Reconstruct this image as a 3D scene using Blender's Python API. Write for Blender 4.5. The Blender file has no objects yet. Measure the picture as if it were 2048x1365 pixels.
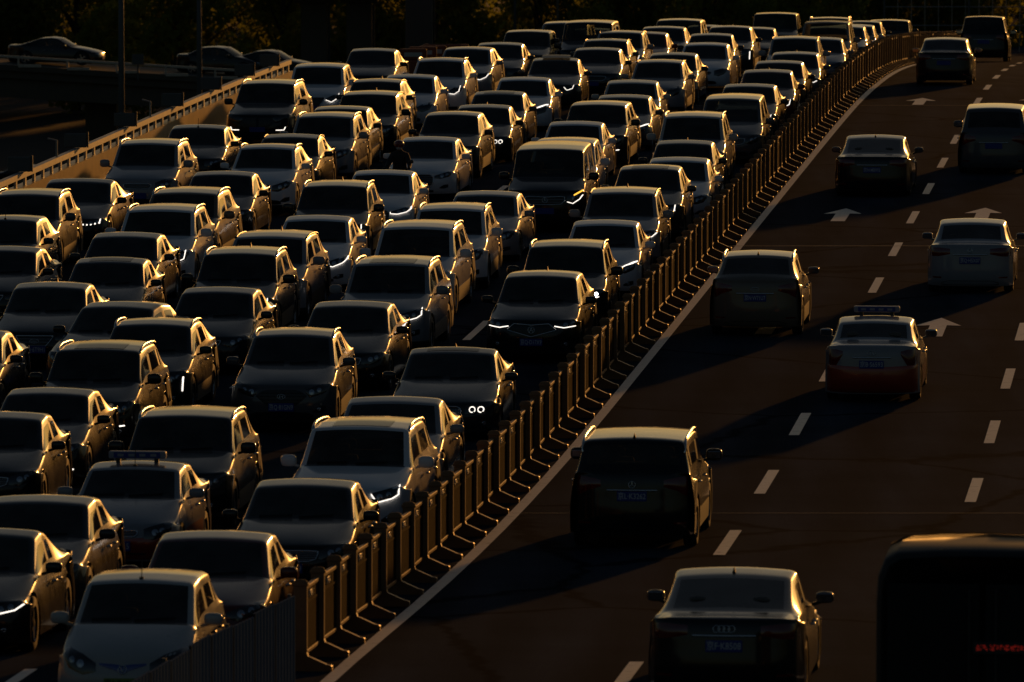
import bpy, bmesh, math, random
import numpy as np
from mathutils import Vector, Matrix
from mathutils.bvhtree import BVHTree
R = math.radians
random.seed(7)
scn = bpy.context.scene
COL = scn.collection

# ------------------------------------------------------------------ camera, light, exposure
CAM_H = 13.35
F_PX = 15400.0                       # focal length in photo pixels (2048 wide)
PITCH = math.atan(1366.5 / F_PX)     # road plane vanishes 1366 px above the picture centre
cam_d = bpy.data.cameras.new("camera"); cam = bpy.data.objects.new("camera", cam_d); COL.objects.link(cam)
cam_d.sensor_width = 36.0; cam_d.lens = 36.0 * F_PX / 2048.0
cam_d.clip_start = 1.0; cam_d.clip_end = 9000.0
cam.location = (0, 0, CAM_H); cam.rotation_euler = (R(90) - PITCH, 0, 0)
cam_d.dof.use_dof = True; cam_d.dof.focus_distance = 158.0; cam_d.dof.aperture_fstop = 5.0
scn.camera = cam

SUN_AZ, SUN_EL = 16.5, 5.8           # degrees right of the view axis, above the road plane
w = bpy.data.worlds.new("World"); scn.world = w; w.use_nodes = True
nt = w.node_tree; nt.nodes.clear()
sky = nt.nodes.new('ShaderNodeTexSky'); sky.sky_type = 'NISHITA'; sky.sun_disc = False
sky.sun_elevation = R(SUN_EL); sky.sun_rotation = R(SUN_AZ); sky.air_density = 1.0; sky.dust_density = 1.6; sky.ozone_density = 1.6
bgn = nt.nodes.new('ShaderNodeBackground'); bgn.inputs[1].default_value = 0.080
out = nt.nodes.new('ShaderNodeOutputWorld')
nt.links.new(sky.outputs[0], bgn.inputs[0]); nt.links.new(bgn.outputs[0], out.inputs[0])
sd = bpy.data.lights.new("sun", 'SUN'); sd.energy = 5.0; sd.angle = R(1.3); sd.color = (1.0, 0.42, 0.085)
sun = bpy.data.objects.new("sun", sd); COL.objects.link(sun)
sdir = Vector((math.sin(R(SUN_AZ)) * math.cos(R(SUN_EL)), math.cos(R(SUN_AZ)) * math.cos(R(SUN_EL)), math.sin(R(SUN_EL))))
sun.rotation_euler = sdir.to_track_quat('Z', 'Y').to_euler()
scn.view_settings.view_transform = 'Standard'; scn.view_settings.look = 'None'
scn.view_settings.exposure = -1.78; scn.view_settings.gamma = 1.0
scn.view_settings.use_curve_mapping = False
scn.cycles.max_bounces = 6; scn.cycles.transparent_max_bounces = 8
scn.cycles.glossy_bounces = 3; scn.cycles.diffuse_bounces = 2
scn.cycles.sample_clamp_indirect = 4.0

# ------------------------------------------------------------------ road geometry
# the road runs away to the right of the view axis and goes over a crest; g = drop below the reference plane
SLOPE = 0.0913; HEAD = -math.atan(SLOPE)
_py = [-200, 40, 70, 80, 88, 96, 106, 116, 126, 136, 215, 225, 235, 245, 255, 265, 275, 290, 340, 420, 520, 640, 2000]
_pg = [1.45, 1.45, 1.35, 1.2, 1.02, .80, .42, .17, .03, 0, 0, -.02, -.08, -.23, -.45, -.76, -1.16, -1.82, -4.2, -8.4, -12.6, -14.2, -14.2]
def gz(y): return float(np.interp(y, _py, _pg))
def gzs(y): return (gz(y - 4) + gz(y) * 2 + gz(y + 4)) / 4
def rp(c, y, z=0.0):                  # road point: lateral c at the camera's feet, distance y
    return Vector((c + SLOPE * y, y, gzs(y) + z))
_cp, _sp = math.cos(PITCH), math.sin(PITCH)
def pix(px, py, height):              # the point seen at a photo pixel that stands `height` above the road
    dx = (px - 1024) / F_PX; dv = -(py - 682.5) / F_PX
    d = Vector((dx, _cp + dv * _sp, -_sp + dv * _cp))
    lo, hi = 40.0, 900.0
    for y in np.arange(60, 302, 0.5):
        p = Vector((0, 0, CAM_H)) + d * (y / d.y)
        gap = p.z - (gzs(y) + height)
        if gap < 0 and y < 300: lo, hi = y - .5, y; break
        if y > 300: hit_ = min(np.arange(235, 300, .5), key=lambda v: (CAM_H + d.z * v / d.y) - (gzs(v) + height)); return d.x * hit_ / d.y - SLOPE * hit_, float(hit_)
    for _ in range(20):
        m = (lo + hi) / 2; p = Vector((0, 0, CAM_H)) + d * (m / d.y)
        if p.z - (gzs(m) + height) < 0: hi = m
        else: lo = m
    return p.x - SLOPE * hi, hi       # c, y

# ------------------------------------------------------------------ materials
def mat(name): 
    m = bpy.data.materials.new(name); m.use_nodes = True
    return m, m.node_tree, m.node_tree.nodes['Principled BSDF']
def simple(name, col, rough=.5, metal=0.0, spec=None, emit=None, estr=0, coat=0, nscale=None, namp=.3):
    m, t, b = mat(name)
    b.inputs['Base Color'].default_value = (*col, 1); b.inputs['Roughness'].default_value = rough
    b.inputs['Metallic'].default_value = metal
    if spec is not None: b.inputs['Specular IOR Level'].default_value = spec
    if coat: b.inputs['Coat Weight'].default_value = coat; b.inputs['Coat Roughness'].default_value = .06
    if emit: b.inputs['Emission Color'].default_value = (*emit, 1); b.inputs['Emission Strength'].default_value = estr
    if nscale:
        tc = t.nodes.new('ShaderNodeTexCoord'); n = t.nodes.new('ShaderNodeTexNoise'); n.inputs['Scale'].default_value = nscale; n.inputs['Detail'].default_value = 5
        mx = t.nodes.new('ShaderNodeMix'); mx.data_type = 'RGBA'
        t.links.new(tc.outputs['Object'], n.inputs['Vector']); t.links.new(n.outputs['Fac'], mx.inputs[0])
        mx.inputs[6].default_value = (*[c * (1 - namp) for c in col], 1); mx.inputs[7].default_value = (*[min(1, c * (1 + namp)) for c in col], 1)
        t.links.new(mx.outputs[2], b.inputs['Base Color'])
    return m
def make_paint():
    m, t, b = mat("car_paint")
    oi = t.nodes.new('ShaderNodeObjectInfo')
    tc = t.nodes.new('ShaderNodeTexCoord'); n = t.nodes.new('ShaderNodeTexNoise'); n.inputs['Scale'].default_value = 3.0; n.inputs['Detail'].default_value = 6
    mp = t.nodes.new('ShaderNodeMapRange'); mp.inputs[1].default_value = .3; mp.inputs[2].default_value = .8; mp.inputs[3].default_value = .26; mp.inputs[4].default_value = .40
    t.links.new(tc.outputs['Object'], n.inputs['Vector']); t.links.new(n.outputs['Fac'], mp.inputs[0]); t.links.new(mp.outputs[0], b.inputs['Roughness'])
    # road dust: a thin brown film, more of it low on the body
    sep = t.nodes.new('ShaderNodeSeparateXYZ'); t.links.new(tc.outputs['Object'], sep.inputs[0])
    lo = t.nodes.new('ShaderNodeMapRange'); lo.inputs[1].default_value = .9; lo.inputs[2].default_value = .15; lo.inputs[3].default_value = .02; lo.inputs[4].default_value = .10
    t.links.new(sep.outputs[2], lo.inputs[0])
    ml = t.nodes.new('ShaderNodeMath'); ml.operation = 'MULTIPLY'; t.links.new(lo.outputs[0], ml.inputs[0]); t.links.new(n.outputs['Fac'], ml.inputs[1])
    mx = t.nodes.new('ShaderNodeMix'); mx.data_type = 'RGBA'; mx.inputs[7].default_value = (.10, .08, .06, 1)
    t.links.new(ml.outputs[0], mx.inputs[0]); t.links.new(oi.outputs['Color'], mx.inputs[6]); t.links.new(mx.outputs[2], b.inputs['Base Color'])
    b.inputs['Metallic'].default_value = 0.0
    b.inputs['Coat Weight'].default_value = 1.0; b.inputs['Coat Roughness'].default_value = .085; b.inputs['Coat IOR'].default_value = 1.42; b.inputs['Specular IOR Level'].default_value = .12
    return m
def make_glass():
    m = bpy.data.materials.new("tinted_glass"); m.use_nodes = True; t = m.node_tree; t.nodes.clear()
    o = t.nodes.new('ShaderNodeOutputMaterial'); mx = t.nodes.new('ShaderNodeMixShader')
    tr = t.nodes.new('ShaderNodeBsdfTransparent'); tr.inputs[0].default_value = (.42, .45, .42, 1)
    gl = t.nodes.new('ShaderNodeBsdfGlossy'); gl.inputs['Roughness'].default_value = .05
    fr = t.nodes.new('ShaderNodeFresnel'); fr.inputs[0].default_value = 1.45
    t.links.new(fr.outputs[0], mx.inputs[0]); t.links.new(gl.outputs[0], mx.inputs[2]); t.links.new(mx.outputs[0], o.inputs[0])
    df = t.nodes.new('ShaderNodeBsdfDiffuse'); df.inputs[0].default_value = (.30, .28, .25, 1); m2 = t.nodes.new('ShaderNodeMixShader')
    tc = t.nodes.new('ShaderNodeTexCoord'); nz = t.nodes.new('ShaderNodeTexNoise'); nz.inputs['Scale'].default_value = 2.2; nz.inputs['Detail'].default_value = 5; mr = t.nodes.new('ShaderNodeMapRange'); mr.inputs[1].default_value = .35; mr.inputs[2].default_value = .75; mr.inputs[3].default_value = .04; mr.inputs[4].default_value = .16
    t.links.new(tc.outputs['Object'], nz.inputs['Vector']); t.links.new(nz.outputs['Fac'], mr.inputs[0]); t.links.new(mr.outputs[0], m2.inputs[0]); t.links.new(tr.outputs[0], m2.inputs[1]); t.links.new(df.outputs[0], m2.inputs[2]); t.links.new(m2.outputs[0], mx.inputs[1])
    return m
def make_asphalt():
    m, t, b = mat("asphalt")
    tc = t.nodes.new('ShaderNodeTexCoord'); n1 = t.nodes.new('ShaderNodeTexNoise'); n1.inputs['Scale'].default_value = .35; n1.inputs['Detail'].default_value = 6
    n2 = t.nodes.new('ShaderNodeTexNoise'); n2.inputs['Scale'].default_value = 28; n2.inputs['Detail'].default_value = 3
    mpg = t.nodes.new('ShaderNodeMapping'); mpg.inputs['Rotation'].default_value = (0, 0, -HEAD); mpg.inputs['Scale'].default_value = (1.6, .12, 1)
    n3 = t.nodes.new('ShaderNodeTexNoise'); n3.inputs['Scale'].default_value = 1.0; n3.inputs['Detail'].default_value = 4
    t.links.new(tc.outputs['Object'], mpg.inputs[0]); t.links.new(mpg.outputs[0], n3.inputs['Vector'])
    for n in (n1, n2): t.links.new(tc.outputs['Object'], n.inputs['Vector'])
    a = t.nodes.new('ShaderNodeMath'); a.operation = 'ADD'; t.links.new(n1.outputs['Fac'], a.inputs[0]); t.links.new(n3.outputs['Fac'], a.inputs[1])
    a2 = t.nodes.new('ShaderNodeMath'); a2.operation = 'MULTIPLY_ADD'; t.links.new(n2.outputs['Fac'], a2.inputs[0]); a2.inputs[1].default_value = .9; t.links.new(a.outputs[0], a2.inputs[2])
    cr = t.nodes.new('ShaderNodeMapRange'); cr.inputs[1].default_value = .9; cr.inputs[2].default_value = 2.0; t.links.new(a2.outputs[0], cr.inputs[0])
    mx = t.nodes.new('ShaderNodeMix'); mx.data_type = 'RGBA'; mx.inputs[6].default_value = (.018, .023, .032, 1); mx.inputs[7].default_value = (.056, .070, .096, 1)
    t.links.new(cr.outputs[0], mx.inputs[0])
    vo = t.nodes.new('ShaderNodeTexVoronoi'); vo.feature = 'DISTANCE_TO_EDGE'; vo.inputs['Scale'].default_value = .16
    nd = t.nodes.new('ShaderNodeTexNoise'); nd.inputs['Scale'].default_value = 1.4; nd.inputs['Detail'].default_value = 6; t.links.new(tc.outputs['Object'], nd.inputs['Vector'])
    va = t.nodes.new('ShaderNodeMix'); va.data_type = 'VECTOR'; va.inputs[0].default_value = .35; t.links.new(tc.outputs['Object'], va.inputs[4]); t.links.new(nd.outputs['Color'], va.inputs[5]); t.links.new(va.outputs[1], vo.inputs['Vector'])
    ck = t.nodes.new('ShaderNodeMapRange'); ck.inputs[1].default_value = .004; ck.inputs[2].default_value = .014; ck.inputs[3].default_value = .35; ck.inputs[4].default_value = 1; t.links.new(vo.outputs['Distance'], ck.inputs[0])
    # polished wheel tracks: two darker bands per lane
    sx = t.nodes.new('ShaderNodeSeparateXYZ'); t.links.new(tc.outputs['Object'], sx.inputs[0])
    lat = t.nodes.new('ShaderNodeMath'); lat.operation = 'MULTIPLY_ADD'; t.links.new(sx.outputs[1], lat.inputs[0]); lat.inputs[1].default_value = -SLOPE; t.links.new(sx.outputs[0], lat.inputs[2])
    ph = t.nodes.new('ShaderNodeMath'); ph.operation = 'MULTIPLY_ADD'; t.links.new(lat.outputs[0], ph.inputs[0]); ph.inputs[1].default_value = 2 * math.pi / 1.7; ph.inputs[2].default_value = .9
    sn = t.nodes.new('ShaderNodeMath'); sn.operation = 'SINE'; t.links.new(ph.outputs[0], sn.inputs[0])
    tr_ = t.nodes.new('ShaderNodeMapRange'); tr_.inputs[1].default_value = -1; tr_.inputs[2].default_value = 1; tr_.inputs[3].default_value = .78; tr_.inputs[4].default_value = 1.12; t.links.new(sn.outputs[0], tr_.inputs[0])
    mm = t.nodes.new('ShaderNodeMath'); mm.operation = 'MULTIPLY'; t.links.new(ck.outputs[0], mm.inputs[0]); t.links.new(tr_.outputs[0], mm.inputs[1])
    vs = t.nodes.new('ShaderNodeVectorMath'); vs.operation = 'SCALE'; t.links.new(mx.outputs[2], vs.inputs[0]); t.links.new(mm.outputs[0], vs.inputs['Scale']); t.links.new(vs.outputs[0], b.inputs['Base Color'])
    b.inputs['Roughness'].default_value = .9; b.inputs['Specular IOR Level'].default_value = .001
    bp = t.nodes.new('ShaderNodeBump'); bp.inputs['Strength'].default_value = .12; bp.inputs['Distance'].default_value = .004
    t.links.new(n2.outputs['Fac'], bp.inputs['Height']); t.links.new(bp.outputs[0], b.inputs['Normal'])
    return m
def make_marking():
    m, t, b = mat("road_paint")
    tc = t.nodes.new('ShaderNodeTexCoord'); n = t.nodes.new('ShaderNodeTexNoise'); n.inputs['Scale'].default_value = 5; n.inputs['Detail'].default_value = 8; n.inputs['Roughness'].default_value = .75
    t.links.new(tc.outputs['Object'], n.inputs['Vector'])
    cr = t.nodes.new('ShaderNodeMapRange'); cr.inputs[1].default_value = .26; cr.inputs[2].default_value = .46; t.links.new(n.outputs['Fac'], cr.inputs[0])
    mx = t.nodes.new('ShaderNodeMix'); mx.data_type = 'RGBA'; mx.inputs[6].default_value = (.28, .27, .25, 1); mx.inputs[7].default_value = (.78, .75, .70, 1)
    t.links.new(cr.outputs[0], mx.inputs[0]); t.links.new(mx.outputs[2], b.inputs['Base Color']); b.inputs['Roughness'].default_value = .5; b.inputs['Specular IOR Level'].default_value = .5
    return m
M = dict(
    paint=make_paint(), glass=make_glass(), asphalt=make_asphalt(), marking=make_marking(),
    trim=simple("black_trim", (.012, .012, .013), .35), plastic=simple("grey_plastic", (.02, .02, .021), .6),
    under=simple("underbody", (.006, .006, .006), .9), tyre=simple("tyre_rubber", (.012, .012, .012), .75),
    rim=simple("alloy", (.35, .35, .36), .3, 1.0), chrome=simple("chrome", (.55, .56, .58), .16, 1.0),
    rail=simple("brushed_aluminium", (.72, .72, .72), .22, 1.0),
    lamp=simple("lamp_housing", (.03, .03, .034), .12, .4, coat=1), lens=simple("lamp_lens", (.35, .36, .4), .08, .9, coat=1),
    red=simple("red_lens", (.12, .004, .004), .15, 0, coat=1), blue=simple("blue_plate", (.012, .035, .24), .45),
    green=simple("green_plate", (.20, .26, .06), .45), white=simple("plate_white", (.55, .56, .6), .5), dark=simple("plate_black", (.01, .01, .01), .5),
    seat=simple("seat_fabric", (.10, .09, .08), .8), cream=simple("pale_card", (.5, .48, .42), .7),
    drl=simple("running_light", (.8, .8, .8), .3, emit=(1.0, .90, .78), estr=6), amber=simple("turn_signal", (.8, .4, .05), .3, emit=(1.0, .5, .05), estr=6),
    beam=simple("main_beam", (.9, .9, .9), .3, emit=(1, .95, .9), estr=40), 
    stripe=simple("taxi_band", (.32, .025, .004), .35, .2, coat=1), bluebar=simple("blue_trim", (.02, .05, .3), .3, coat=1),
    sign=simple("roof_sign", (.25, .27, .33), .4),
    postp=simple("bronze_post", (.24, .13, .065), .7, 0, spec=.2, nscale=6), panelp=simple("dark_bronze_panel", (.030, .014, .006), .9, 0, spec=.015, nscale=6), gold=simple("bronze_rail_paint", (.17, .085, .035), .5, .35, nscale=6), board=simple("grey_board", (.10, .14, .20), .95, spec=0.0, nscale=4, namp=.15),
    wall=simple("gold_glow_parapet", (.66, .42, .15), .34, spec=.8, nscale=1.6, namp=.4), concrete=simple("concrete", (.40, .32, .22), .6, nscale=2.2, namp=.35), galv=simple("galvanised_steel", (.42, .40, .36), .45, .7, nscale=3),  # wall: the sun's gold glow on the concrete is put into its base colour
    joint=simple("joint_steel", (.20, .17, .13), .6, .3),
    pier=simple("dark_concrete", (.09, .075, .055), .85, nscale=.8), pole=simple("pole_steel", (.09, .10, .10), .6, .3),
    bark=simple("bark", (.06, .045, .03), .9, nscale=5), ground=simple("dark_soil", (.012, .011, .007), .95, nscale=.2),
    led=simple("led_dots", (.5, .02, .01), .4, emit=(1, .05, .03), estr=.5), skin=simple("skin", (.30, .19, .13), .6),
    jacket=simple("dark_jacket", (.015, .015, .018), .8), helmet=simple("red_helmet", (.16, .025, .02), .3, coat=1), mask=simple("pale_mask", (.32, .32, .33), .8),
    orange=simple("orange_barrier", (.25, .06, .02), .6),
)
def make_leaf(name, col, tcol):
    m = bpy.data.materials.new(name); m.use_nodes = True; t = m.node_tree; t.nodes.clear()
    o = t.nodes.new('ShaderNodeOutputMaterial'); mx = t.nodes.new('ShaderNodeMixShader'); mx.inputs[0].default_value = .65
    d = t.nodes.new('ShaderNodeBsdfDiffuse'); tr = t.nodes.new('ShaderNodeBsdfTranslucent')
    tc = t.nodes.new('ShaderNodeTexCoord'); n = t.nodes.new('ShaderNodeTexNoise'); n.inputs['Scale'].default_value = .5; n.inputs['Detail'].default_value = 4
    cr = t.nodes.new('ShaderNodeMix'); cr.data_type = 'RGBA'; cr.inputs[6].default_value = (*[c * .5 for c in col], 1); cr.inputs[7].default_value = (*[c * 1.5 for c in col], 1)
    t.links.new(tc.outputs['Object'], n.inputs['Vector']); t.links.new(n.outputs['Fac'], cr.inputs[0]); t.links.new(cr.outputs[2], d.inputs[0])
    tr.inputs[0].default_value = (*tcol, 1)
    t.links.new(d.outputs[0], mx.inputs[1]); t.links.new(tr.outputs[0], mx.inputs[2]); t.links.new(mx.outputs[0], o.inputs[0])
    return m
LEAF = [make_leaf("olive_leaves", (.22, .24, .045), (.27, .28, .045)), make_leaf("dark_leaves", (.17, .19, .04), (.21, .22, .04)), make_leaf("rusty_leaves", (.22, .18, .045), (.28, .22, .05))]

# ------------------------------------------------------------------ object helpers
def link_mesh(name, me, parent=None, loc=None):
    o = bpy.data.objects.new(name, me); COL.objects.link(o)
    if parent: o.parent = parent; reg(o, parent)
    if loc is not None: o.location = loc
    return o
def mesh_from(name, V, F, m, smooth=False, mats=None, fm=None, normals=None):
    me = bpy.data.meshes.new(name)
    me.from_pydata([tuple(v) for v in V], [], [tuple(f) for f in F])
    for mm in (mats or [m]): me.materials.append(mm)
    if fm is not None: me.polygons.foreach_set('material_index', fm)
    if smooth: me.polygons.foreach_set('use_smooth', [True] * len(me.polygons))
    me.update()
    if normals is not None:
        try: me.normals_split_custom_set_from_vertices([tuple(n) for n in normals])
        except Exception: pass
    return me
def tag(o, label=None, cat=None, group=None, kind=None):
    if label: o['label'] = label
    if cat: o['category'] = cat
    if group: o['group'] = group
    if kind: o['kind'] = kind
    return o
def empty(name, loc=(0, 0, 0), rz=0.0, rx=0.0):
    o = bpy.data.objects.new(name, None); COL.objects.link(o); o.location = loc; o.rotation_euler = (rx, 0, rz); o.empty_display_size = .3
    return o
class MB:
    """collects simple shapes into one mesh"""
    def __init__(s): s.V = []; s.F = []; s.FM = []; s.mi = 0
    def add(s, V, F):
        n = len(s.V); s.V += [tuple(v) for v in V]; s.F += [tuple(i + n for i in f) for f in F]; s.FM += [s.mi] * len(F)
    def box(s, x0, x1, y0, y1, z0, z1, rot=None, at=(0, 0, 0), bev=0.0):
        if bev <= 0:
            V = [(x, y, z) for x in (x0, x1) for y in (y0, y1) for z in (z0, z1)]
            F = [(0, 1, 3, 2), (4, 6, 7, 5), (0, 4, 5, 1), (2, 3, 7, 6), (0, 2, 6, 4), (1, 5, 7, 3)]
        else:
            b = min(bev, (x1 - x0) * .49, (y1 - y0) * .49, (z1 - z0) * .49)
            bm = bmesh.new(); bmesh.ops.create_cube(bm, size=1)
            for v in bm.verts: v.co = Vector(((x0 + x1) / 2 + v.co.x * (x1 - x0), (y0 + y1) / 2 + v.co.y * (y1 - y0), (z0 + z1) / 2 + v.co.z * (z1 - z0)))
            bmesh.ops.bevel(bm, geom=bm.edges[:], offset=b, segments=2, affect='EDGES', profile=.6)
            bm.verts.ensure_lookup_table(); V = [tuple(v.co) for v in bm.verts]; F = [tuple(v.index for v in f.verts) for f in bm.faces]; bm.free()
        if rot is not None: V = [rot @ Vector(v) for v in V]
        V = [(v[0] + at[0], v[1] + at[1], v[2] + at[2]) for v in V]
        s.add(V, F)
    def tube(s, pts, r, n=6, caps=True):
        pts = [Vector(p) for p in pts]; V = []; F = []; up = Vector((0, 0, 1))
        rr = r if hasattr(r, '__len__') else [r] * len(pts)
        for i, p in enumerate(pts):
            d = (pts[min(i + 1, len(pts) - 1)] - pts[max(i - 1, 0)]).normalized()
            a = d.cross(up if abs(d.z) < .9 else Vector((1, 0, 0))).normalized(); b = d.cross(a)
            for k in range(n):
                th = 2 * math.pi * k / n; V.append(p + (a * math.cos(th) + b * math.sin(th)) * rr[i])
        for i in range(len(pts) - 1):
            for k in range(n):
                k2 = (k + 1) % n; F.append((i * n + k, i * n + k2, (i + 1) * n + k2, (i + 1) * n + k))
        if caps: F.append(tuple(range(n))[::-1]); F.append(tuple((len(pts) - 1) * n + k for k in range(n)))
        s.add(V, F)
    def sq(s, c, r, p=2.6, nu=12, nv=8, rot=None):     # rounded super-ellipsoid
        V = []; F = []; f = lambda a: math.copysign(abs(a) ** (2 / p), a)
        for j in range(nv + 1):
            ph = -math.pi / 2 + math.pi * j / nv
            for i in range(nu):
                th = 2 * math.pi * i / nu
                v = Vector((r[0] * f(math.cos(ph)) * f(math.cos(th)), r[1] * f(math.cos(ph)) * f(math.sin(th)), r[2] * f(math.sin(ph))))
                if rot is not None: v = rot @ v
                V.append((c[0] + v[0], c[1] + v[1], c[2] + v[2]))
        for j in range(nv):
            for i in range(nu):
                i2 = (i + 1) % nu; F.append((j * nu + i, j * nu + i2, (j + 1) * nu + i2, (j + 1) * nu + i))
        s.add(V, F)
    def lathe_x(s, prof, c, n=20):                      # profile (x, r) turned about the x axis
        V = []; F = []
        for x, r in prof:
            for k in range(n):
                th = 2 * math.pi * k / n; V.append((c[0] + x, c[1] + r * math.cos(th), c[2] + r * math.sin(th)))
        for i in range(len(prof) - 1):
            for k in range(n):
                k2 = (k + 1) % n; F.append((i * n + k, i * n + k2, (i + 1) * n + k2, (i + 1) * n + k))
        s.add(V, F)
    def mesh(s, name, m, smooth=False): return mesh_from(name, s.V, s.F, m if not isinstance(m, list) else None, smooth, mats=m if isinstance(m, list) else None, fm=s.FM if isinstance(m, list) else None)
    def build(s, name, m, parent=None, smooth=False):
        return link_mesh(name, s.mesh(name, m, smooth), parent)
def text_mesh(txt, size, m, name="text"):
    cu = bpy.data.curves.new("t", 'FONT'); cu.body = txt; cu.size = size; cu.align_x = 'CENTER'; cu.align_y = 'CENTER'; cu.resolution_u = 2; cu.offset = size * .012
    o = bpy.data.objects.new("t", cu); COL.objects.link(o); dg = bpy.context.evaluated_depsgraph_get()
    me = bpy.data.meshes.new_from_object(o.evaluated_get(dg)); bpy.data.objects.remove(o); bpy.data.curves.remove(cu)
    me.materials.clear(); me.materials.append(m); me.name = name
    return me
KIDS = {}
def kids(o): return KIDS.get(o.as_pointer(), [])
def reg(o, parent):
    if parent: KIDS.setdefault(parent.as_pointer(), []).append(o)

# ------------------------------------------------------------------ car shells
MODELS = {
 # L W H hood-lip cowl z, cowl t, windshield top t, roof end t, rear glass foot t/z, tail z, belt front/rear, overhangs, wheel radius, clearance, roof half-width frac
 'sedan':    dict(L=4.72, W=1.82, H=1.47, zh=.72, zc=.98, tc=1.28, tw=2.05, tr=3.30, tg=4.08, zg=1.08, zt=1.05, b0=.90, b1=1.00, fo=.90, ro=1.02, wr=.325, gc=.17, rx=.735),
 'lowsedan': dict(L=4.98, W=1.89, H=1.44, zh=.68, zc=.95, tc=1.38, tw=2.20, tr=3.15, tg=4.35, zg=1.04, zt=1.02, b0=.88, b1=.99, fo=.93, ro=1.10, wr=.35, gc=.15, rx=.745),
 'oldsedan': dict(L=4.53, W=1.73, H=1.43, zh=.70, zc=.98, tc=1.18, tw=1.90, tr=3.15, tg=3.85, zg=1.10, zt=1.04, b0=.92, b1=.99, fo=.86, ro=1.05, wr=.31, gc=.17, rx=.745),
 'suv':      dict(L=4.62, W=1.86, H=1.68, zh=.88, zc=1.12, tc=1.20, tw=1.92, tr=3.85, tg=4.42, zg=1.20, zt=1.08, b0=1.04, b1=1.14, fo=.92, ro=.95, wr=.355, gc=.21, rx=.76),
 'bigsuv':   dict(L=4.88, W=1.93, H=1.76, zh=.92, zc=1.16, tc=1.28, tw=2.00, tr=4.10, tg=4.66, zg=1.22, zt=1.12, b0=1.08, b1=1.18, fo=.96, ro=1.02, wr=.375, gc=.22, rx=.76),
 'boxsuv':   dict(L=4.54, W=1.86, H=1.68, zh=.95, zc=1.15, tc=1.22, tw=1.72, tr=4.15, tg=4.42, zg=1.20, zt=1.10, b0=1.08, b1=1.12, fo=.86, ro=.92, wr=.36, gc=.22, rx=.80),
 'cross':    dict(L=4.45, W=1.83, H=1.60, zh=.84, zc=1.08, tc=1.20, tw=1.95, tr=3.45, tg=4.22, zg=1.20, zt=1.08, b0=1.00, b1=1.13, fo=.90, ro=.90, wr=.35, gc=.20, rx=.735),
 'hatch':    dict(L=3.90, W=1.66, H=1.53, zh=.74, zc=1.03, tc=.92, tw=1.70, tr=3.25, tg=3.72, zg=1.10, zt=.98, b0=.94, b1=1.05, fo=.76, ro=.70, wr=.29, gc=.17, rx=.76),
 'mpv':      dict(L=5.10, W=1.88, H=1.76, zh=.82, zc=1.10, tc=1.20, tw=2.10, tr=4.55, tg=4.95, zg=1.15, zt=1.05, b0=1.00, b1=1.08, fo=.98, ro=1.05, wr=.345, gc=.17, rx=.76),
 'van':      dict(L=5.14, W=1.93, H=1.90, zh=.98, zc=1.22, tc=.98, tw=1.72, tr=4.85, tg=5.03, zg=1.20, zt=1.05, b0=1.12, b1=1.14, fo=.90, ro=1.05, wr=.36, gc=.19, rx=.80),
}
FR_N = [0, .36, .62, .74, .82, .88, .935, .975, 1.0, .985]
FR_C = [0, .42, .82, .865, .88, .895, .915, .975, 1.0, .985]
OFFN = [0, .012, .05, .095, .14, .19, .25, .33, .43, .52]
TAGS = ['body', 'hood', 'windshield', 'rear_window', 'side_window', 'pillar_trim', 'cladding', 'front_door', 'rear_door', 'tailgate']
def lerp(a, b, k): return a + (b - a) * k
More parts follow.
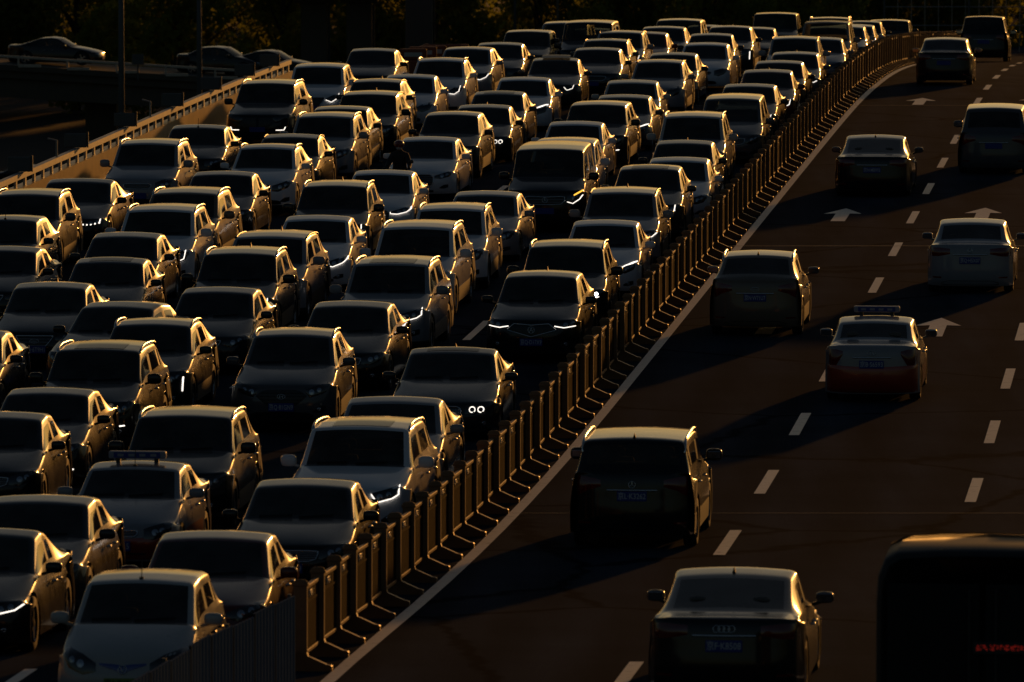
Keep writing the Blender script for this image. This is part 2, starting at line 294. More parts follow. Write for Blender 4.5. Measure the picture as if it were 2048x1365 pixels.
def car_shell(mk):
    s = MODELS[mk]; hw = s['W'] / 2; L = s['L']; gc = s['gc']; zh = s['zh']; zc = s['zc']; zt = s['zt']
    fo = s['fo']; ro = s['ro']; wr = s['wr']; ra = wr + .055
    rows = []; names = []
    def arch_t(z, c, sgn):
        dz = z - wr; return c - sgn * math.sqrt(max(ra * ra - dz * dz, (.35 * ra) ** 2))
    def stack(z, t0, front):
        row = []
        for j in range(10):
            t = t0 + OFFN[j] * (1.0 if mk not in ('boxsuv', 'van') else .75); zz = z
            if j >= 7:
                te = (arch_t(z, fo, 1) if front else L - arch_t(z, L - ro, -1)) ; k = (j - 6) / 3; t = lerp(t0 + OFFN[6], te, k)
            x = FR_N[j] * hw * (.965 if j < 8 else 1)
            row.append([x, t, zz])
        return row
    mid = (gc + zh) / 2
    for (z, t0) in ((gc, .10), (gc + .07, .035), (gc + .20, .0), (mid + .05, .005), (zh - .13, .035), (zh - .045, .06)):
        rows.append(stack(z, t0, True)); names.append('nose')
    lip = stack(zh, .12, True)
    for j in range(7, 10): lip[j][2] = zh - .02 * (j - 6)
    for j in range(3, 7): lip[j][2] = zh + .004 * (j - 2)
    rows.append(lip); names.append('lip')
    belt = lambda t: lerp(s['b0'], s['b1'], min(1, max(0, (t - s['tc']) / (s['tg'] - s['tc']))))
    def body_side(row, t, zb, fr=FR_C):
        row.append([fr[7] * hw * 1.0, t, lerp(gc, zb, .70)]); row.append([hw, t, lerp(gc, zb, .36)]); row.append([fr[9] * hw, t, gc + .02])
    for k in (.14, .42, .74, 1.0):
        tC = lerp(.12, s['tc'], k); zC = lerp(zh, zc, k ** .75) + .012 * math.sin(math.pi * k)
        kk = max(0, (k - .42) / .58); row = []; zb = lerp(lerp(zh - .01, s['b0'], .5 + .5 * k), s['b0'], k)
        cur = [0, .02, .09, .13, .15, .16, .16]
        for j in range(7):
            fr = lerp(FR_N[j], FR_C[j], kk); sh = OFFN[j] * (1 - k) + cur[j] * k
            dz = [0, .003, -.012 - .006 * math.sin(math.pi * k), -.024, -.040, -.060][j] if j < 6 else None
            if j == 6: z = min(zC - .075, zb + .02)
            else: z = zC + dz
            if j in (4, 5) : z = lerp(zC - .02, min(zC - .075, zb + .02), (j - 3) / 3)
            row.append([fr * hw, tC + sh, z])
        tt = max(tC + lerp(.25, .16, k), fo - ra * .3 + k * .05)
        body_side(row, tt, row[6][2]); rows.append(row); names.append('hood')
    # greenhouse
    tc, tw, tr, tg = s['tc'], s['tw'], s['tr'], s['tg']; H = s['H']
    suv = tg > L - .35
    tB = lerp(tw, tr, .42) if not suv else lerp(tw, tr, .32)
    xs = [tc - .01, tc, tw, lerp(tw, tr, .45), tr, tg, tg + .01]; zs = [zc, zc, H - .055, H, H - .045, s['zg'], s['zg']]
    top = lambda t: float(np.interp(t, xs, zs))
    ex = lambda t: float(np.interp(t, [tc, tw, lerp(tw, tr, .5), tr, tg], [.87, s['rx'] + .02, s['rx'] + .035, s['rx'], .80 if not suv else .83]))
    gl = [('cowl', tc + .035), ('ws', tc + .09), ('ws', lerp(tc, tw, .38)), ('ws', lerp(tc, tw, .70)), ('ws', tw - .03), ('roof', tw + .04), ('roof', lerp(tw, tB, .5)), ('bp', tB - .05), ('roof', tB + .05)]
    tC2 = lerp(tB, tr, .55)
    if suv: gl += [('roof', tC2), ('cp', lerp(tB, tr, .80)), ('roof', lerp(tB, tr, .80) + .07), ('roof', tr - .02), ('rg', tr + .05), ('rg', lerp(tr, tg, .5)), ('rg', tg - .04), ('end', tg + .02)]
    else: gl += [('roof', lerp(tB, tr, .6)), ('roof', tr - .02), ('rg', tr + .06), ('rg', lerp(tr, tg, .45)), ('rg', tg - .06), ('end', tg)]
    for nm, t in gl:
        zT = top(t); e = ex(t); zb = belt(t)
        kf = max(0, 1 - (t - tc) / (tw - tc)); kr = max(0, min(1, (t - tr) / (tg - tr)))
        shE = .13 * kf + .035 * (1 - kf) * max(0, 1 - (t - tw)) * .8 - .10 * kr
        if nm == 'end': shE = -.06
        e0 = e - (.065 if not nm in ('ws', 'cowl') else .055); row = []
        cr = 1.0
        row += [[0, t, zT], [e0 * .52 * hw, t + shE * .25, zT - .010 * cr], [e0 * hw, t + shE * .8, zT - .034 * cr], [e * hw, t + shE, zT - .062 * cr]]
        E = row[3]; B = [FR_C[6] * hw, t + .16 * kf - .03 * kr, zb]
        if E[2] < B[2] + .03: E[2] = B[2] + .03; row[2][2] = max(row[2][2], E[2] + .01)
        for k in (.10, .90): row.append([lerp(E[0], B[0], k ** .9), lerp(E[1], B[1], k), lerp(E[2], B[2], k)])
        row.append(B); body_side(row, t + .16 * kf, zb)
        rows.append(row); names.append(nm)
    # tail
    if not suv:
        for k in (.35, .8):
            t = lerp(tg, L - .12, k); zT = lerp(s['zg'] - .02, zt, k) + .01; row = []
            zb = lerp(s['b1'], zt - .06, k)
            for j in range(7):
                fr = lerp(FR_C[j], FR_N[j], k); z = zT - [0, .003, .012, .025, .05, .07, 0][j]
                if j == 6: z = min(zb, zT - .07)
                row.append([fr * hw, t - [0, .01, .03, .06, .08, .1, .12][j] * k, z])
            body_side(row, min(t, L - ro + ra * .2) if k > .5 else t, row[6][2]); rows.append(row); names.append('trunk')
    zl = zt if not suv else zt + .02
    stk = [(zl, .09 if not suv else .06), (zl - .09, .03), (lerp(zl, gc, .38), .015), (lerp(zl, gc, .55), .0), (gc + .22, -.01), (gc + .08, .03), (gc, .10)]
    for i, (z, t0) in enumerate(stk):
        row = stack(z, t0, False)
        for p in row: p[1] = L - p[1]
        if i == 0:
            for j in range(7, 10): row[j][2] = z - .05 * (j - 6)
        rows.append(row); names.append('tail')
    # cage mesh
    n = len(rows); V = []; idx = {}
    for i, row in enumerate(rows):
        for j, p in enumerate(row):
            idx[(i, j, 1)] = len(V); V.append((p[0], p[1] - L / 2, p[2]))
            if j == 0: idx[(i, j, -1)] = idx[(i, j, 1)]
            else: idx[(i, j, -1)] = len(V); V.append((-p[0], p[1] - L / 2, p[2]))
    F = []; FM = []
    iB = names.index('bp'); nose_end = names.index('lip'); ihood = nose_end; icowl = names.index('cowl')
    irg = names.index('rg'); iend = names.index('end')
    side_cut = [('cladding', 'suv')]
    for i in range(n - 1):
        for j in range(9):
            tg_ = 'body'; a, b = names[i], names[i + 1]
            if i >= nose_end and i + 1 < icowl and j < 4: tg_ = 'hood'
            if i + 1 == icowl and j < 2: tg_ = 'pillar_trim'
            if i == icowl and j < 2: tg_ = 'pillar_trim'
            if a == 'ws' and b in ('ws',) and j < 2: tg_ = 'windshield'
            if a == 'rg' and b == 'rg' and j < 2: tg_ = 'rear_window'
            if j == 4 and icowl + 1 <= i < irg - (0 if suv else 0) and i != iB: tg_ = 'side_window' if i < irg - 1 or suv else 'body'
            if j == 4 and i == iB: tg_ = 'pillar_trim'
            if names[i] == 'cp' and j == 4: tg_ = 'pillar_trim'
            if suv and j == 4 and i >= irg - 1: tg_ = 'body'
            if 5 <= j <= 7 and icowl + 1 <= i < iB + 1: tg_ = 'front_door'
            if 5 <= j <= 7 and iB + 1 <= i < (irg - 1 if not suv else irg - 3): tg_ = 'rear_door'
            if mk in ('suv', 'bigsuv', 'boxsuv', 'cross') and (j == 8 or i == 0): tg_ = 'cladding'
            if (not suv and a == 'trunk' and j < 4) or (not suv and a == 'end' and j < 3): tg_ = 'tailgate'
            if suv and i >= iend and j < 4 and i < n - 4: tg_ = 'tailgate'
            for sgn in (1, -1):
                q = [idx[(i, j, sgn)], idx[(i + 1, j, sgn)], idx[(i + 1, j + 1, sgn)], idx[(i, j + 1, sgn)]]
                if sgn == 1: q = q[::-1]
                F.append(q[::-1]); FM.append(TAGS.index(tg_))
    me = bpy.data.meshes.new("cage"); me.from_pydata(V, [], F)
    for _ in TAGS: me.materials.append(M['trim'])
    me.polygons.foreach_set('material_index', FM)
    # crease the hood edge, shoulder and glass edges a little
    cr = me.attributes.new('crease_edge', 'FLOAT', 'EDGE'); vals = [0.0] * len(me.edges); em = {tuple(sorted(e.vertices)): e.index for e in me.edges}
    def crease(a, b, v):
        k = tuple(sorted((a, b)))
        if k in em: vals[em[k]] = v
    for sgn in (1, -1):
        for i in range(n - 1):
            crease(idx[(i, 6, sgn)], idx[(i + 1, 6, sgn)], .35 if i > nose_end else 0)
            if icowl <= i <= iend: crease(idx[(i, 2, sgn)], idx[(i + 1, 2, sgn)], .3)
            if nose_end < i < icowl: crease(idx[(i, 2, sgn)], idx[(i + 1, 2, sgn)], .55)
        for j in range(6):
            crease(idx[(nose_end, j, sgn)], idx[(nose_end, j + 1, sgn)], .45)
            for k2 in (icowl,): crease(idx[(k2, j, sgn)], idx[(k2, j + 1, sgn)], .2 if j < 3 else 0)
            it = iend + (2 if not suv else 1)
            crease(idx[(min(it, n - 1), j, sgn)], idx[(min(it, n - 1), j + 1, sgn)], .4)
    cr.data.foreach_set('value', vals)
    o = bpy.data.objects.new("cage", me); COL.objects.link(o)
    md = o.modifiers.new("s", 'SUBSURF'); md.levels = 2; md.render_levels = 2
    dg = bpy.context.evaluated_depsgraph_get(); ev = o.evaluated_get(dg).to_mesh()
    nv = len(ev.vertices); co = np.empty(nv * 3); ev.vertices.foreach_get('co', co); co = co.reshape(-1, 3)
    no = np.empty(nv * 3); ev.vertices.foreach_get('normal', no); no = no.reshape(-1, 3)
    polys = [tuple(p.vertices) for p in ev.polygons]; mi = [p.material_index for p in ev.polygons]
    o.evaluated_get(dg).to_mesh_clear(); bpy.data.objects.remove(o); bpy.data.meshes.remove(me)
    if float(np.dot(no[:, 2], (co[:, 2] > H * .97).astype(float))) < 0:
        no = -no; polys = [p[::-1] for p in polys]
    # wheel arches: move the skin inside each arch circle out onto it
    kill = np.zeros(nv, bool); isd = np.abs(co[:, 0]) > hw * .70
    for wy in (fo - L / 2, L / 2 - ro):
        d = co[:, 1:3] - np.array([wy, wr]); r = np.hypot(d[:, 0], d[:, 1]); ins = (r < ra) & isd; kill |= ins
        rr = np.maximum(r, 1e-4); co[ins, 1] = wy + d[ins, 0] / rr[ins] * ra; co[ins, 2] = wr + d[ins, 1] / rr[ins] * ra
    keep = [not all(kill[v] for v in p) for p in polys]
    parts = {}
    for p, m_, k in zip(polys, mi, keep):
        if k: parts.setdefault(TAGS[m_], []).append(p)
    bvh = BVHTree.FromPolygons([tuple(c) for c in co], [p for p, k in zip(polys, keep) if k])
    def make(name, faces, m):
        used = sorted({v for f in faces for v in f}); mp = {v: i for i, v in enumerate(used)}
        return mesh_from(name, co[used], [tuple(mp[v] for v in f) for f in faces], m, True, normals=no[used])
    meshes = {}
    for t_, faces in parts.items():
        if t_ in ('side_window', 'front_door', 'rear_door', 'pillar_trim', 'tailgate', 'cladding'):
            groups = {}
            if t_ not in ('front_door', 'rear_door'):
                # split into connected panes
                par = {}
                def find(a):
                    while par.setdefault(a, a) != a: par[a] = par[par[a]]; a = par[a]
                    return a
                for f in faces:
                    for v in f[1:]: par[find(v)] = find(f[0])
                for f in faces: groups.setdefault(find(f[0]), []).append(f)
            else:
                for f in faces: groups.setdefault(co[f[0]][0] > 0, []).append(f)
            meshes[t_] = [make(t_, g, {'side_window': M['glass'], 'pillar_trim': M['trim'], 'cladding': M['plastic']}.get(t_, M['paint'])) for g in groups.values()]
        else:
            m_ = {'windshield': M['glass'], 'rear_window': M['glass'], 'pillar_trim': M['trim'], 'cladding': M['plastic']}.get(t_, M['paint'])
            meshes[t_] = [make(t_, faces, m_)]
    return s, meshes, bvh
SHELLS = {}
def shell(mk):
    if mk not in SHELLS: SHELLS[mk] = car_shell(mk)
    return SHELLS[mk]

# ------------------------------------------------------------------ shapes laid onto a shell
def hit(bvh, s, x, z, front):
    L = s['L']; o = Vector((x, -L if front else L, z)); d = Vector((0, 1 if front else -1, 0))
    h = bvh.ray_cast(o, d)
    if h[0] is None or (h[0].y > 0 if front else h[0].y < 0): return None, None
    n = h[1]
    if n.dot(d) > 0: n = -n
    return h[0], n
def patch(mb, bvh, s, cols, front=True, off=.008, nz=3, nx=None, sink=.012, mirror=False):
    """cols: (x, ztop, zbot) left to right; lays a panel on the skin with edges tucked in"""
    cols = sorted(cols); xs = [c[0] for c in cols]; m = nx or max(6, int((xs[-1] - xs[0]) / .05))
    X = np.linspace(xs[0], xs[-1], m + 1); X = sorted(set(list(X) + xs)); zt = np.interp(X, xs, [c[1] for c in cols]); zb = np.interp(X, xs, [c[2] for c in cols])
    for sg in ((1, -1) if mirror else (1,)):
        V = []; ok = []
        for i, x in enumerate(X):
            for k in range(nz + 1):
                z = lerp(zb[i], zt[i], k / nz); p, n = hit(bvh, s, x * sg, z, front)
                if p is None: V.append((0, 0, 0)); ok.append(False); continue
                edge = i in (0, len(X) - 1) or k in (0, nz)
                V.append(p + n * (-sink * .0 + (off if not edge else off * .3))); ok.append(True)
        F = []
        for i in range(len(X) - 1):
            for k in range(nz):
                a = i * (nz + 1) + k; q = (a, a + nz + 1, a + nz + 2, a + 1)
                if all(ok[v] for v in q): F.append(q if (sg == 1) == front else q[::-1])
        mb.add(V, F)
def stroke(mb, bvh, s, pts, w, front=True, off=.014, closed=False, mirror=False, step=.04):
    P = [Vector((p[0], p[1])) for p in pts]
    if closed: P.append(P[0])
    Q = []
    for a, b in zip(P, P[1:]):
        n = max(1, int((b - a).length / step)); Q += [a.lerp(b, i / n) for i in range(n)]
    Q.append(P[-1])
    for sg in ((1, -1) if mirror else (1,)):
        V = []; ok = []
        for i, q in enumerate(Q):
            d = (Q[min(i + 1, len(Q) - 1)] - Q[max(i - 1, 0)]).normalized(); nn = Vector((-d.y, d.x)) * w / 2
            for e, o in ((nn, off * .4), (nn * .5, off), (-nn * .5, off), (-nn, off * .4)):
                p, n = hit(bvh, s, (q.x + e.x) * sg, q.y + e.y, front)
                if p is None: V.append((0, 0, 0)); ok.append(False)
                else: V.append(p + n * o); ok.append(True)
        F = []
        for i in range(len(Q) - 1):
            for k in range(3):
                f = (i * 4 + k, i * 4 + k + 1, i * 4 + k + 5, i * 4 + k + 4)
                if all(ok[v] for v in f): F.append(f)
        mb.add(V, F)
def sym(c): return [(-x, a, b) for x, a, b in reversed(c) if x > 0] + c
# front designs; x in half widths, heights as a share between clearance (0) and hood lip (1)
FACES = {
 'hex':     dict(hl=[(.455, .90, .84), (.55, .93, .68), (.78, 1.01, .76), (.87, 1.05, .84)], gr=[(0, .88, .44), (.26, .88, .46), (.36, .84, .56), (.47, .74, .70)], sl=4, fr=0, inn=[(0, .30, .12), (.5, .28, .12), (.60, .22, .16)], fog=(.70, .36)),
 'diamond': dict(hl=[(.50, .88, .80), (.70, .94, .76), (.93, 1.03, .80)], gr=[(0, .86, .52), (.37, .90, .66), (.51, .73, .71)], sl=0, fr=1, inn=[(0, .26, .12), (.55, .24, .12)], fog=(.72, .30)),
 'wide':    dict(hl=[(.50, .86, .66), (.66, .96, .62), (.84, 1.04, .72), (.93, 1.06, .86)], gr=[(0, .86, .60), (.33, .86, .60), (.44, .85, .66), (.47, .84, .78)], sl=4, fr=1, inn=[(0, .34, .12), (.48, .30, .12), (.56, .24, .14)], fog=(.70, .28)),
 'kidney':  dict(hl=[(.42, .84, .64), (.60, .92, .62), (.84, 1.02, .76), (.93, 1.04, .90)], gr=[(.035, .80, .56), (.08, .87, .50), (.26, .87, .54), (.33, .80, .64)], kid=1, sl=0, fr=1, inn=[(0, .34, .14), (.55, .30, .14), (.64, .26, .16)], fog=(.74, .32)),
 'single':  dict(hl=[(.44, .84, .72), (.62, .92, .70), (.84, 1.02, .78), (.94, 1.04, .90)], gr=[(0, .89, .30), (.30, .89, .32), (.39, .80, .48), (.40, .74, .60)], sl=5, fr=1, inn=[(0, .18, .08), (.4, .18, .08)], fog=(.68, .34)),
 'vee':     dict(hl=[(.44, .84, .74), (.62, .95, .66), (.84, 1.05, .80), (.94, 1.07, .94)], gr=[(0, .88, .46), (.20, .88, .48), (.32, .88, .70), (.38, .88, .84)], sl=3, fr=1, inn=[(0, .30, .10), (.5, .28, .10), (.62, .22, .14)], fog=(.72, .32)),
 'bar':     dict(hl=[(.48, .88, .66), (.66, .94, .62), (.84, 1.02, .70), (.92, 1.03, .84)], gr=[(0, .86, .66), (.46, .86, .67)], sl=2, fr=0, inn=[(0, .36, .12), (.46, .34, .12), (.58, .28, .14)], fog=(.70, .28)),
 'mouth':   dict(hl=[(.40, .84, .66), (.60, 1.0, .60), (.82, 1.10, .72), (.90, 1.10, .90)], gr=[(0, .80, .62), (.12, .82, .70), (.34, .84, .80)], sl=0, fr=0, inn=[(0, .34, .10), (.42, .32, .10), (.52, .26, .14)], fog=(.68, .26)),
 'smooth':  dict(hl=[(.50, .86, .68), (.66, .98, .66), (.84, 1.06, .78), (.92, 1.08, .94)], gr=[(0, .70, .62), (.16, .72, .66), (.30, .74, .70)], sl=0, fr=0, inn=[(0, .30, .12), (.40, .30, .12), (.50, .24, .16)], fog=(.70, .28)),
 'van':     dict(hl=[(.56, .84, .66), (.70, .92, .62), (.86, 1.02, .74), (.93, 1.03, .86)], gr=[(0, .82, .60), (.40, .84, .62), (.48, .82, .72)], sl=2, fr=1, inn=[(0, .36, .12), (.50, .34, .12), (.62, .28, .14)], fog=(.74, .26)),
 'old':     dict(hl=[(.48, .88, .62), (.64, .96, .58), (.82, 1.02, .68), (.92, 1.03, .84)], gr=[(0, .84, .66), (.30, .84, .67), (.36, .82, .74)], sl=3, fr=1, inn=[(0, .32, .12), (.46, .30, .12), (.54, .24, .14)], fog=(.68, .28)),
}
def emblem_strokes(kind, r):
    c = [(r * math.cos(a), r * math.sin(a)) for a in np.linspace(0, 2 * math.pi, 15)]
    if kind == 'star': return [c] + [[(0, 0), (r * math.sin(a), r * math.cos(a))] for a in (0, 2.094, 4.189)]
    if kind == 'H': return [[(-r * .75, r), (-r * .45, -r)], [(r * .75, r), (r * .45, -r)], [(-r * .6, 0), (r * .6, 0)]]
    if kind == 'slantH': return [[(x * 1.4, y * .8) for x, y in c], [(-r * .7, -r * .5), (-r * .4, r * .5)], [(r * .4, -r * .5), (r * .7, r * .5)], [(-r * .5, -.1 * r), (r * .5, .1 * r)]]
    if kind == 'caliper': return [c, [(-r * .5, -r * .8), (0, r * .8), (r * .5, -r * .8)], [(-r * .25, -.1 * r), (r * .25, -.1 * r)]]
    if kind == 'V': return [c, [(-r * .45, r * .6), (0, -r * .7), (r * .45, r * .6)]]
    if kind == 'VW': return [c, [(-r * .7, r * .6), (-r * .3, -r * .6), (0, 0), (r * .3, -r * .6), (r * .7, r * .6)]]
    if kind == 'oval': return [[(x * 1.7, y * .75) for x, y in c], [(-r, 0), (r, 0)]]
    if kind == 'rings': return [[(x * .8 + dx, y * .8) for x, y in c] for dx in (-r * 1.8, -r * .6, r * .6, r * 1.8)]
    if kind == 'bow': return [[(-r * 1.5, 0), (0, r * .5), (r * 1.5, 0), (0, -r * .5), (-r * 1.5, 0)]]
    return [c]
PROTOS = {}
PAINTED = set()
def fan_circle(mb, bvh, s, x, z, r, front=True, off=.012, n=14, ring=None):
    for sg in (1, -1):
        V = []; ok = True
        for rr in ((0.0, r) if ring is None else (ring, r)):
            for k in range(n):
                a = 2 * math.pi * k / n; p, nn = hit(bvh, s, (x + rr * math.cos(a)) * sg, z + rr * math.sin(a), front)
                if p is None: ok = False; break
                V.append(p + nn * off)
            if not ok: break
        if ok: mb.add(V, [(k, (k + 1) % n, n + (k + 1) % n, n + k) for k in range(n)])
def build_proto(key):
    mk, fk, drl, plate, plcol, rails, sunroof, ant, emb, lod = key
    s, meshes, bvh = shell(mk); hw = s['W'] / 2; L = s['L']; gc = s['gc']; H = s['H']; zh = s['zh']
    root = empty('car'); P = []
    def part(name, me, parent=root, painted=False):
        o = link_mesh(name, me, parent)
        if painted: o['p'] = 1
        return o
    Z = lambda v: lerp(gc, zh, v)
    names = {'body': 'body', 'hood': 'hood', 'windshield': 'windshield', 'rear_window': 'rear_window', 'side_window': 'side_window', 'pillar_trim': 'window_trim', 'cladding': 'lower_cladding', 'front_door': 'door', 'rear_door': 'door', 'tailgate': 'tailgate' if s['tg'] > L - .35 else 'trunk_lid'}
    taxi = 'taxi' in fk
    for t_, ml in meshes.items():
        for me in ml:
            o = part(names[t_], me, root, me.materials[0] == M['paint'])
            if t_ in ('front_door', 'rear_door') and lod < 2:
                c = np.empty(len(me.vertices) * 3); me.vertices.foreach_get('co', c); c = c.reshape(-1, 3); sg = 1 if c[:, 0].mean() > 0 else -1
                y = c[:, 1].max() - .22; zz = lerp(gc, s['b0'], .86)
                h = MB(); h.tube([(sg * hw * .985, y - .09, zz), (sg * (hw + .03), y - .06, zz), (sg * (hw + .03), y + .06, zz), (sg * hw * .985, y + .09, zz)], .014, 5)
                h.build('door_handle', M['chrome'] if mk != 'hatch' else M['trim'], o, True)
    f = FACES[fk.replace('taxi', '')]
    # headlights
    for sg in (1, -1):
        mb = MB(); cols = [(x * hw * .965, Z(a), Z(b)) for x, a, b in f['hl']]
        V0 = len(mb.V); patch(mb, bvh, s, [(sg * x, a, b) for x, a, b in cols], off=.012, nz=4)
        hl = mb.build('headlight', M['lamp'], root, True)
        xm = np.mean([c[0] for c in cols]); xin = cols[1][0]; zmid = (cols[1][1] + cols[1][2]) / 2
        if lod < 2 and drl != 'rings':
            lb = MB()
            for xx, rr in ((lerp(cols[1][0], cols[2][0], .15), .045), (lerp(cols[1][0], cols[2][0], .75), .036)):
                zt_ = np.interp(xx, [c[0] for c in cols], [c[1] for c in cols]); zb_ = np.interp(xx, [c[0] for c in cols], [c[2] for c in cols])
                r_ = min(rr, (zt_ - zb_) * .36); V = []; bad = False
                for q in (0.0, r_):
                    for k in range(12):
                        a = 2 * math.pi * k / 12; p, nn = hit(bvh, s, sg * (xx + q * math.cos(a)), (zt_ + zb_) / 2 + q * math.sin(a), True)
                        if p is None: bad = True; break
                        V.append(p + nn * (.02 if q == 0 else .014))
                    if bad: break
                if not bad: lb.add(V, [(k, (k + 1) % 12, 12 + (k + 1) % 12, 12 + k) for k in range(12)])
            if lb.V: lb.build('lamp_lens', M['lens'] if drl != 'beam' else M['beam'], hl, True)
        if drl:
            db = MB(); top_ = [(c[0], c[1] - .018) for c in cols]; bot = [(c[0], c[2] + .014) for c in cols]; wd = .017
            if drl == 'bottom': pts = [(cols[0][0], cols[0][2] + .02)] + bot[1:]
            elif drl == 'outline': pts = [top_[0]] + bot + [top_[-1]]
            elif drl == 'loop': pts = [top_[1], top_[0]] + bot[1:3] + [top_[2]]
            elif drl == 'top': pts = top_
            elif drl == 'tick': pts = [(cols[0][0], cols[0][2] + .02), bot[1], (lerp(cols[1][0], cols[2][0], .8), cols[2][2] + .02), (cols[2][0], cols[2][1] - .02)]
            elif drl == 'el': pts = [(cols[1][0], Z(.40)), (cols[2][0], Z(.40)), (cols[2][0] + .04, Z(.52))]; wd = .022
            elif drl == 'fogbar': pts = [(.60 * hw, Z(.30)), (.76 * hw, Z(.31)), (.80 * hw, Z(.26))]; wd = .024
            elif drl == 'bar': pts = [(.56 * hw, Z(.40)), (.78 * hw, Z(.43))]; wd = .022
            elif drl == 'vertical': pts = [(.86 * hw, Z(.86)), (.85 * hw, Z(.46))]; wd = .02
            elif drl == 'double': pts = [(cols[2][0], top_[2][1]), top_[0], bot[0], bot[2]]; wd = .018
            elif drl == 'dots': pts = None
            elif drl in ('rings', 'beam'): pts = None
            else: pts = bot
            if pts: stroke(db, bvh, s, [(sg * x, z) for x, z in pts], wd, off=.026)
            if drl == 'dots':
                for xx in np.linspace(cols[0][0] + .03, cols[2][0], 5):
                    z0 = np.interp(xx, [c[0] for c in cols], [c[2] for c in cols]) + .03; stroke(db, bvh, s, [(sg * (xx - .015), z0), (sg * (xx + .015), z0 + .005)], .03, off=.026)
                stroke(db, bvh, s, [(sg * cols[2][0], bot[2][1]), (sg * (cols[2][0] + .02), top_[2][1])], .025, off=.026)
            if drl == 'rings':
                for xx in (lerp(cols[0][0], cols[1][0], .75), lerp(cols[1][0], cols[2][0], .45)):
                    zc_ = lerp(Z(.84), Z(.70), .5) ; ring = [(sg * (xx + .047 * math.cos(a)), zc_ + .047 * math.sin(a)) for a in np.linspace(-.9, 4.9, 16)]
                    stroke(db, bvh, s, ring, .015, off=.026, step=.02)
            if drl == 'beam': stroke(db, bvh, s, [(sg * x, z) for x, z in bot[0:3]], .02, off=.026)
            if db.V: db.build('daytime_running_light', M['drl'], hl, True)
            if mk == 'van' and sg == 1:
                ab = MB(); stroke(ab, bvh, s, [(cols[1][0] + .02, cols[1][1] - .04), (cols[2][0] + .06, cols[2][1] - .02)], .03, off=.026); ab.build('turn_signal', M['amber'], hl, True)
    # grille
    gcol = [(x * hw, Z(a), Z(b)) for x, a, b in f['gr']]
    if f.get('kid'):
        for sg in (1, -1):
            mb = MB(); patch(mb, bvh, s, [(sg * x, a, b) for x, a, b in gcol], off=.006, nz=4); g = mb.build('grille', M['trim'], root, True)
            pts = [(sg * x, a) for x, a, b in gcol] + [(sg * x, b) for x, a, b in reversed(gcol)]
            mb = MB(); stroke(mb, bvh, s, pts, .020, off=.014, closed=True); mb.build('grille_frame', M['chrome'], g, True)
            mb = MB()
            for xx in np.linspace(gcol[0][0] + .03, gcol[-1][0] - .03, 9): stroke(mb, bvh, s, [(sg * xx, Z(.80)), (sg * xx, Z(.60))], .008, off=.010)
            if lod < 1: mb.build('grille_slats', M['chrome'], g, True)
    else:
        mb = MB(); full = sym(gcol); patch(mb, bvh, s, full, off=.006, nz=4)
        g = mb.build('grille', M['bluebar'] if mk == 'hatch' else M['trim'], root, True)
        pts = [(x, a) for x, a, b in full] + [(x, b) for x, a, b in reversed(full)]
        if f['fr']:
            mb = MB(); stroke(mb, bvh, s, pts, .022, off=.014, closed=True); mb.build('grille_frame', M['chrome'], g, True)
        if f['sl'] and lod < 2:
            mb = MB(); zt_, zb_ = gcol[0][1], gcol[0][2]
            for k in range(f['sl']):
                z = lerp(zb_, zt_, (k + 1) / (f['sl'] + 1)); xm = max([x for x in np.linspace(0, gcol[-1][0], 40) if np.interp(x, [c[0] for c in gcol], [c[1] for c in gcol]) > z > np.interp(x, [c[0] for c in gcol], [c[2] for c in gcol])] + [.1])
                stroke(mb, bvh, s, [(-xm, z), (xm, z)], .014, off=.012)
            mb.build('grille_slats', M['plastic'] if not f['fr'] else M['rim'], g, True)
        if emb and lod < 2:
            mb = MB(); zc_ = lerp(gcol[0][1], gcol[0][2], .42 if mk != 'hatch' else .5); r_ = .062 if emb in ('star', 'caliper') else .05
            if fk in ('old', 'oldtaxi') : zc_ = Z(.90)
            for st in emblem_strokes(emb, r_): stroke(mb, bvh, s, [(x, z + zc_) for x, z in st], .013, off=.02, step=.02)
            mb.build('emblem', M['chrome'], g, True)
    # lower intake, fog lamps
    mb = MB(); patch(mb, bvh, s, sym([(x * hw, Z(a), Z(b)) for x, a, b in f['inn']]), off=.006, nz=2); mb.build('air_intake', M['trim'], root, True)
    if lod < 2:
        fx, fz = f['fog']
        for sg in (1, -1):
            mb = MB(); patch(mb, bvh, s, [(sg * (fx - .11) * hw, Z(fz - .03), Z(fz - .08)), (sg * fx * hw, Z(fz + .08), Z(fz - .09)), (sg * (fx + .12) * hw, Z(fz + .10), Z(fz - .04))], off=.005, nz=2)
            fg = mb.build('fog_lamp', M['trim'], root, True)
            mb = MB(); st = [(sg * (fx * hw + .022 * math.cos(a)), Z(fz) + .022 * math.sin(a)) for a in np.linspace(0, 6.28, 8)]; stroke(mb, bvh, s, st, .03, off=.014, step=.02)
            if lod < 1: mb.build('lamp_lens', M['lens'], fg, True)
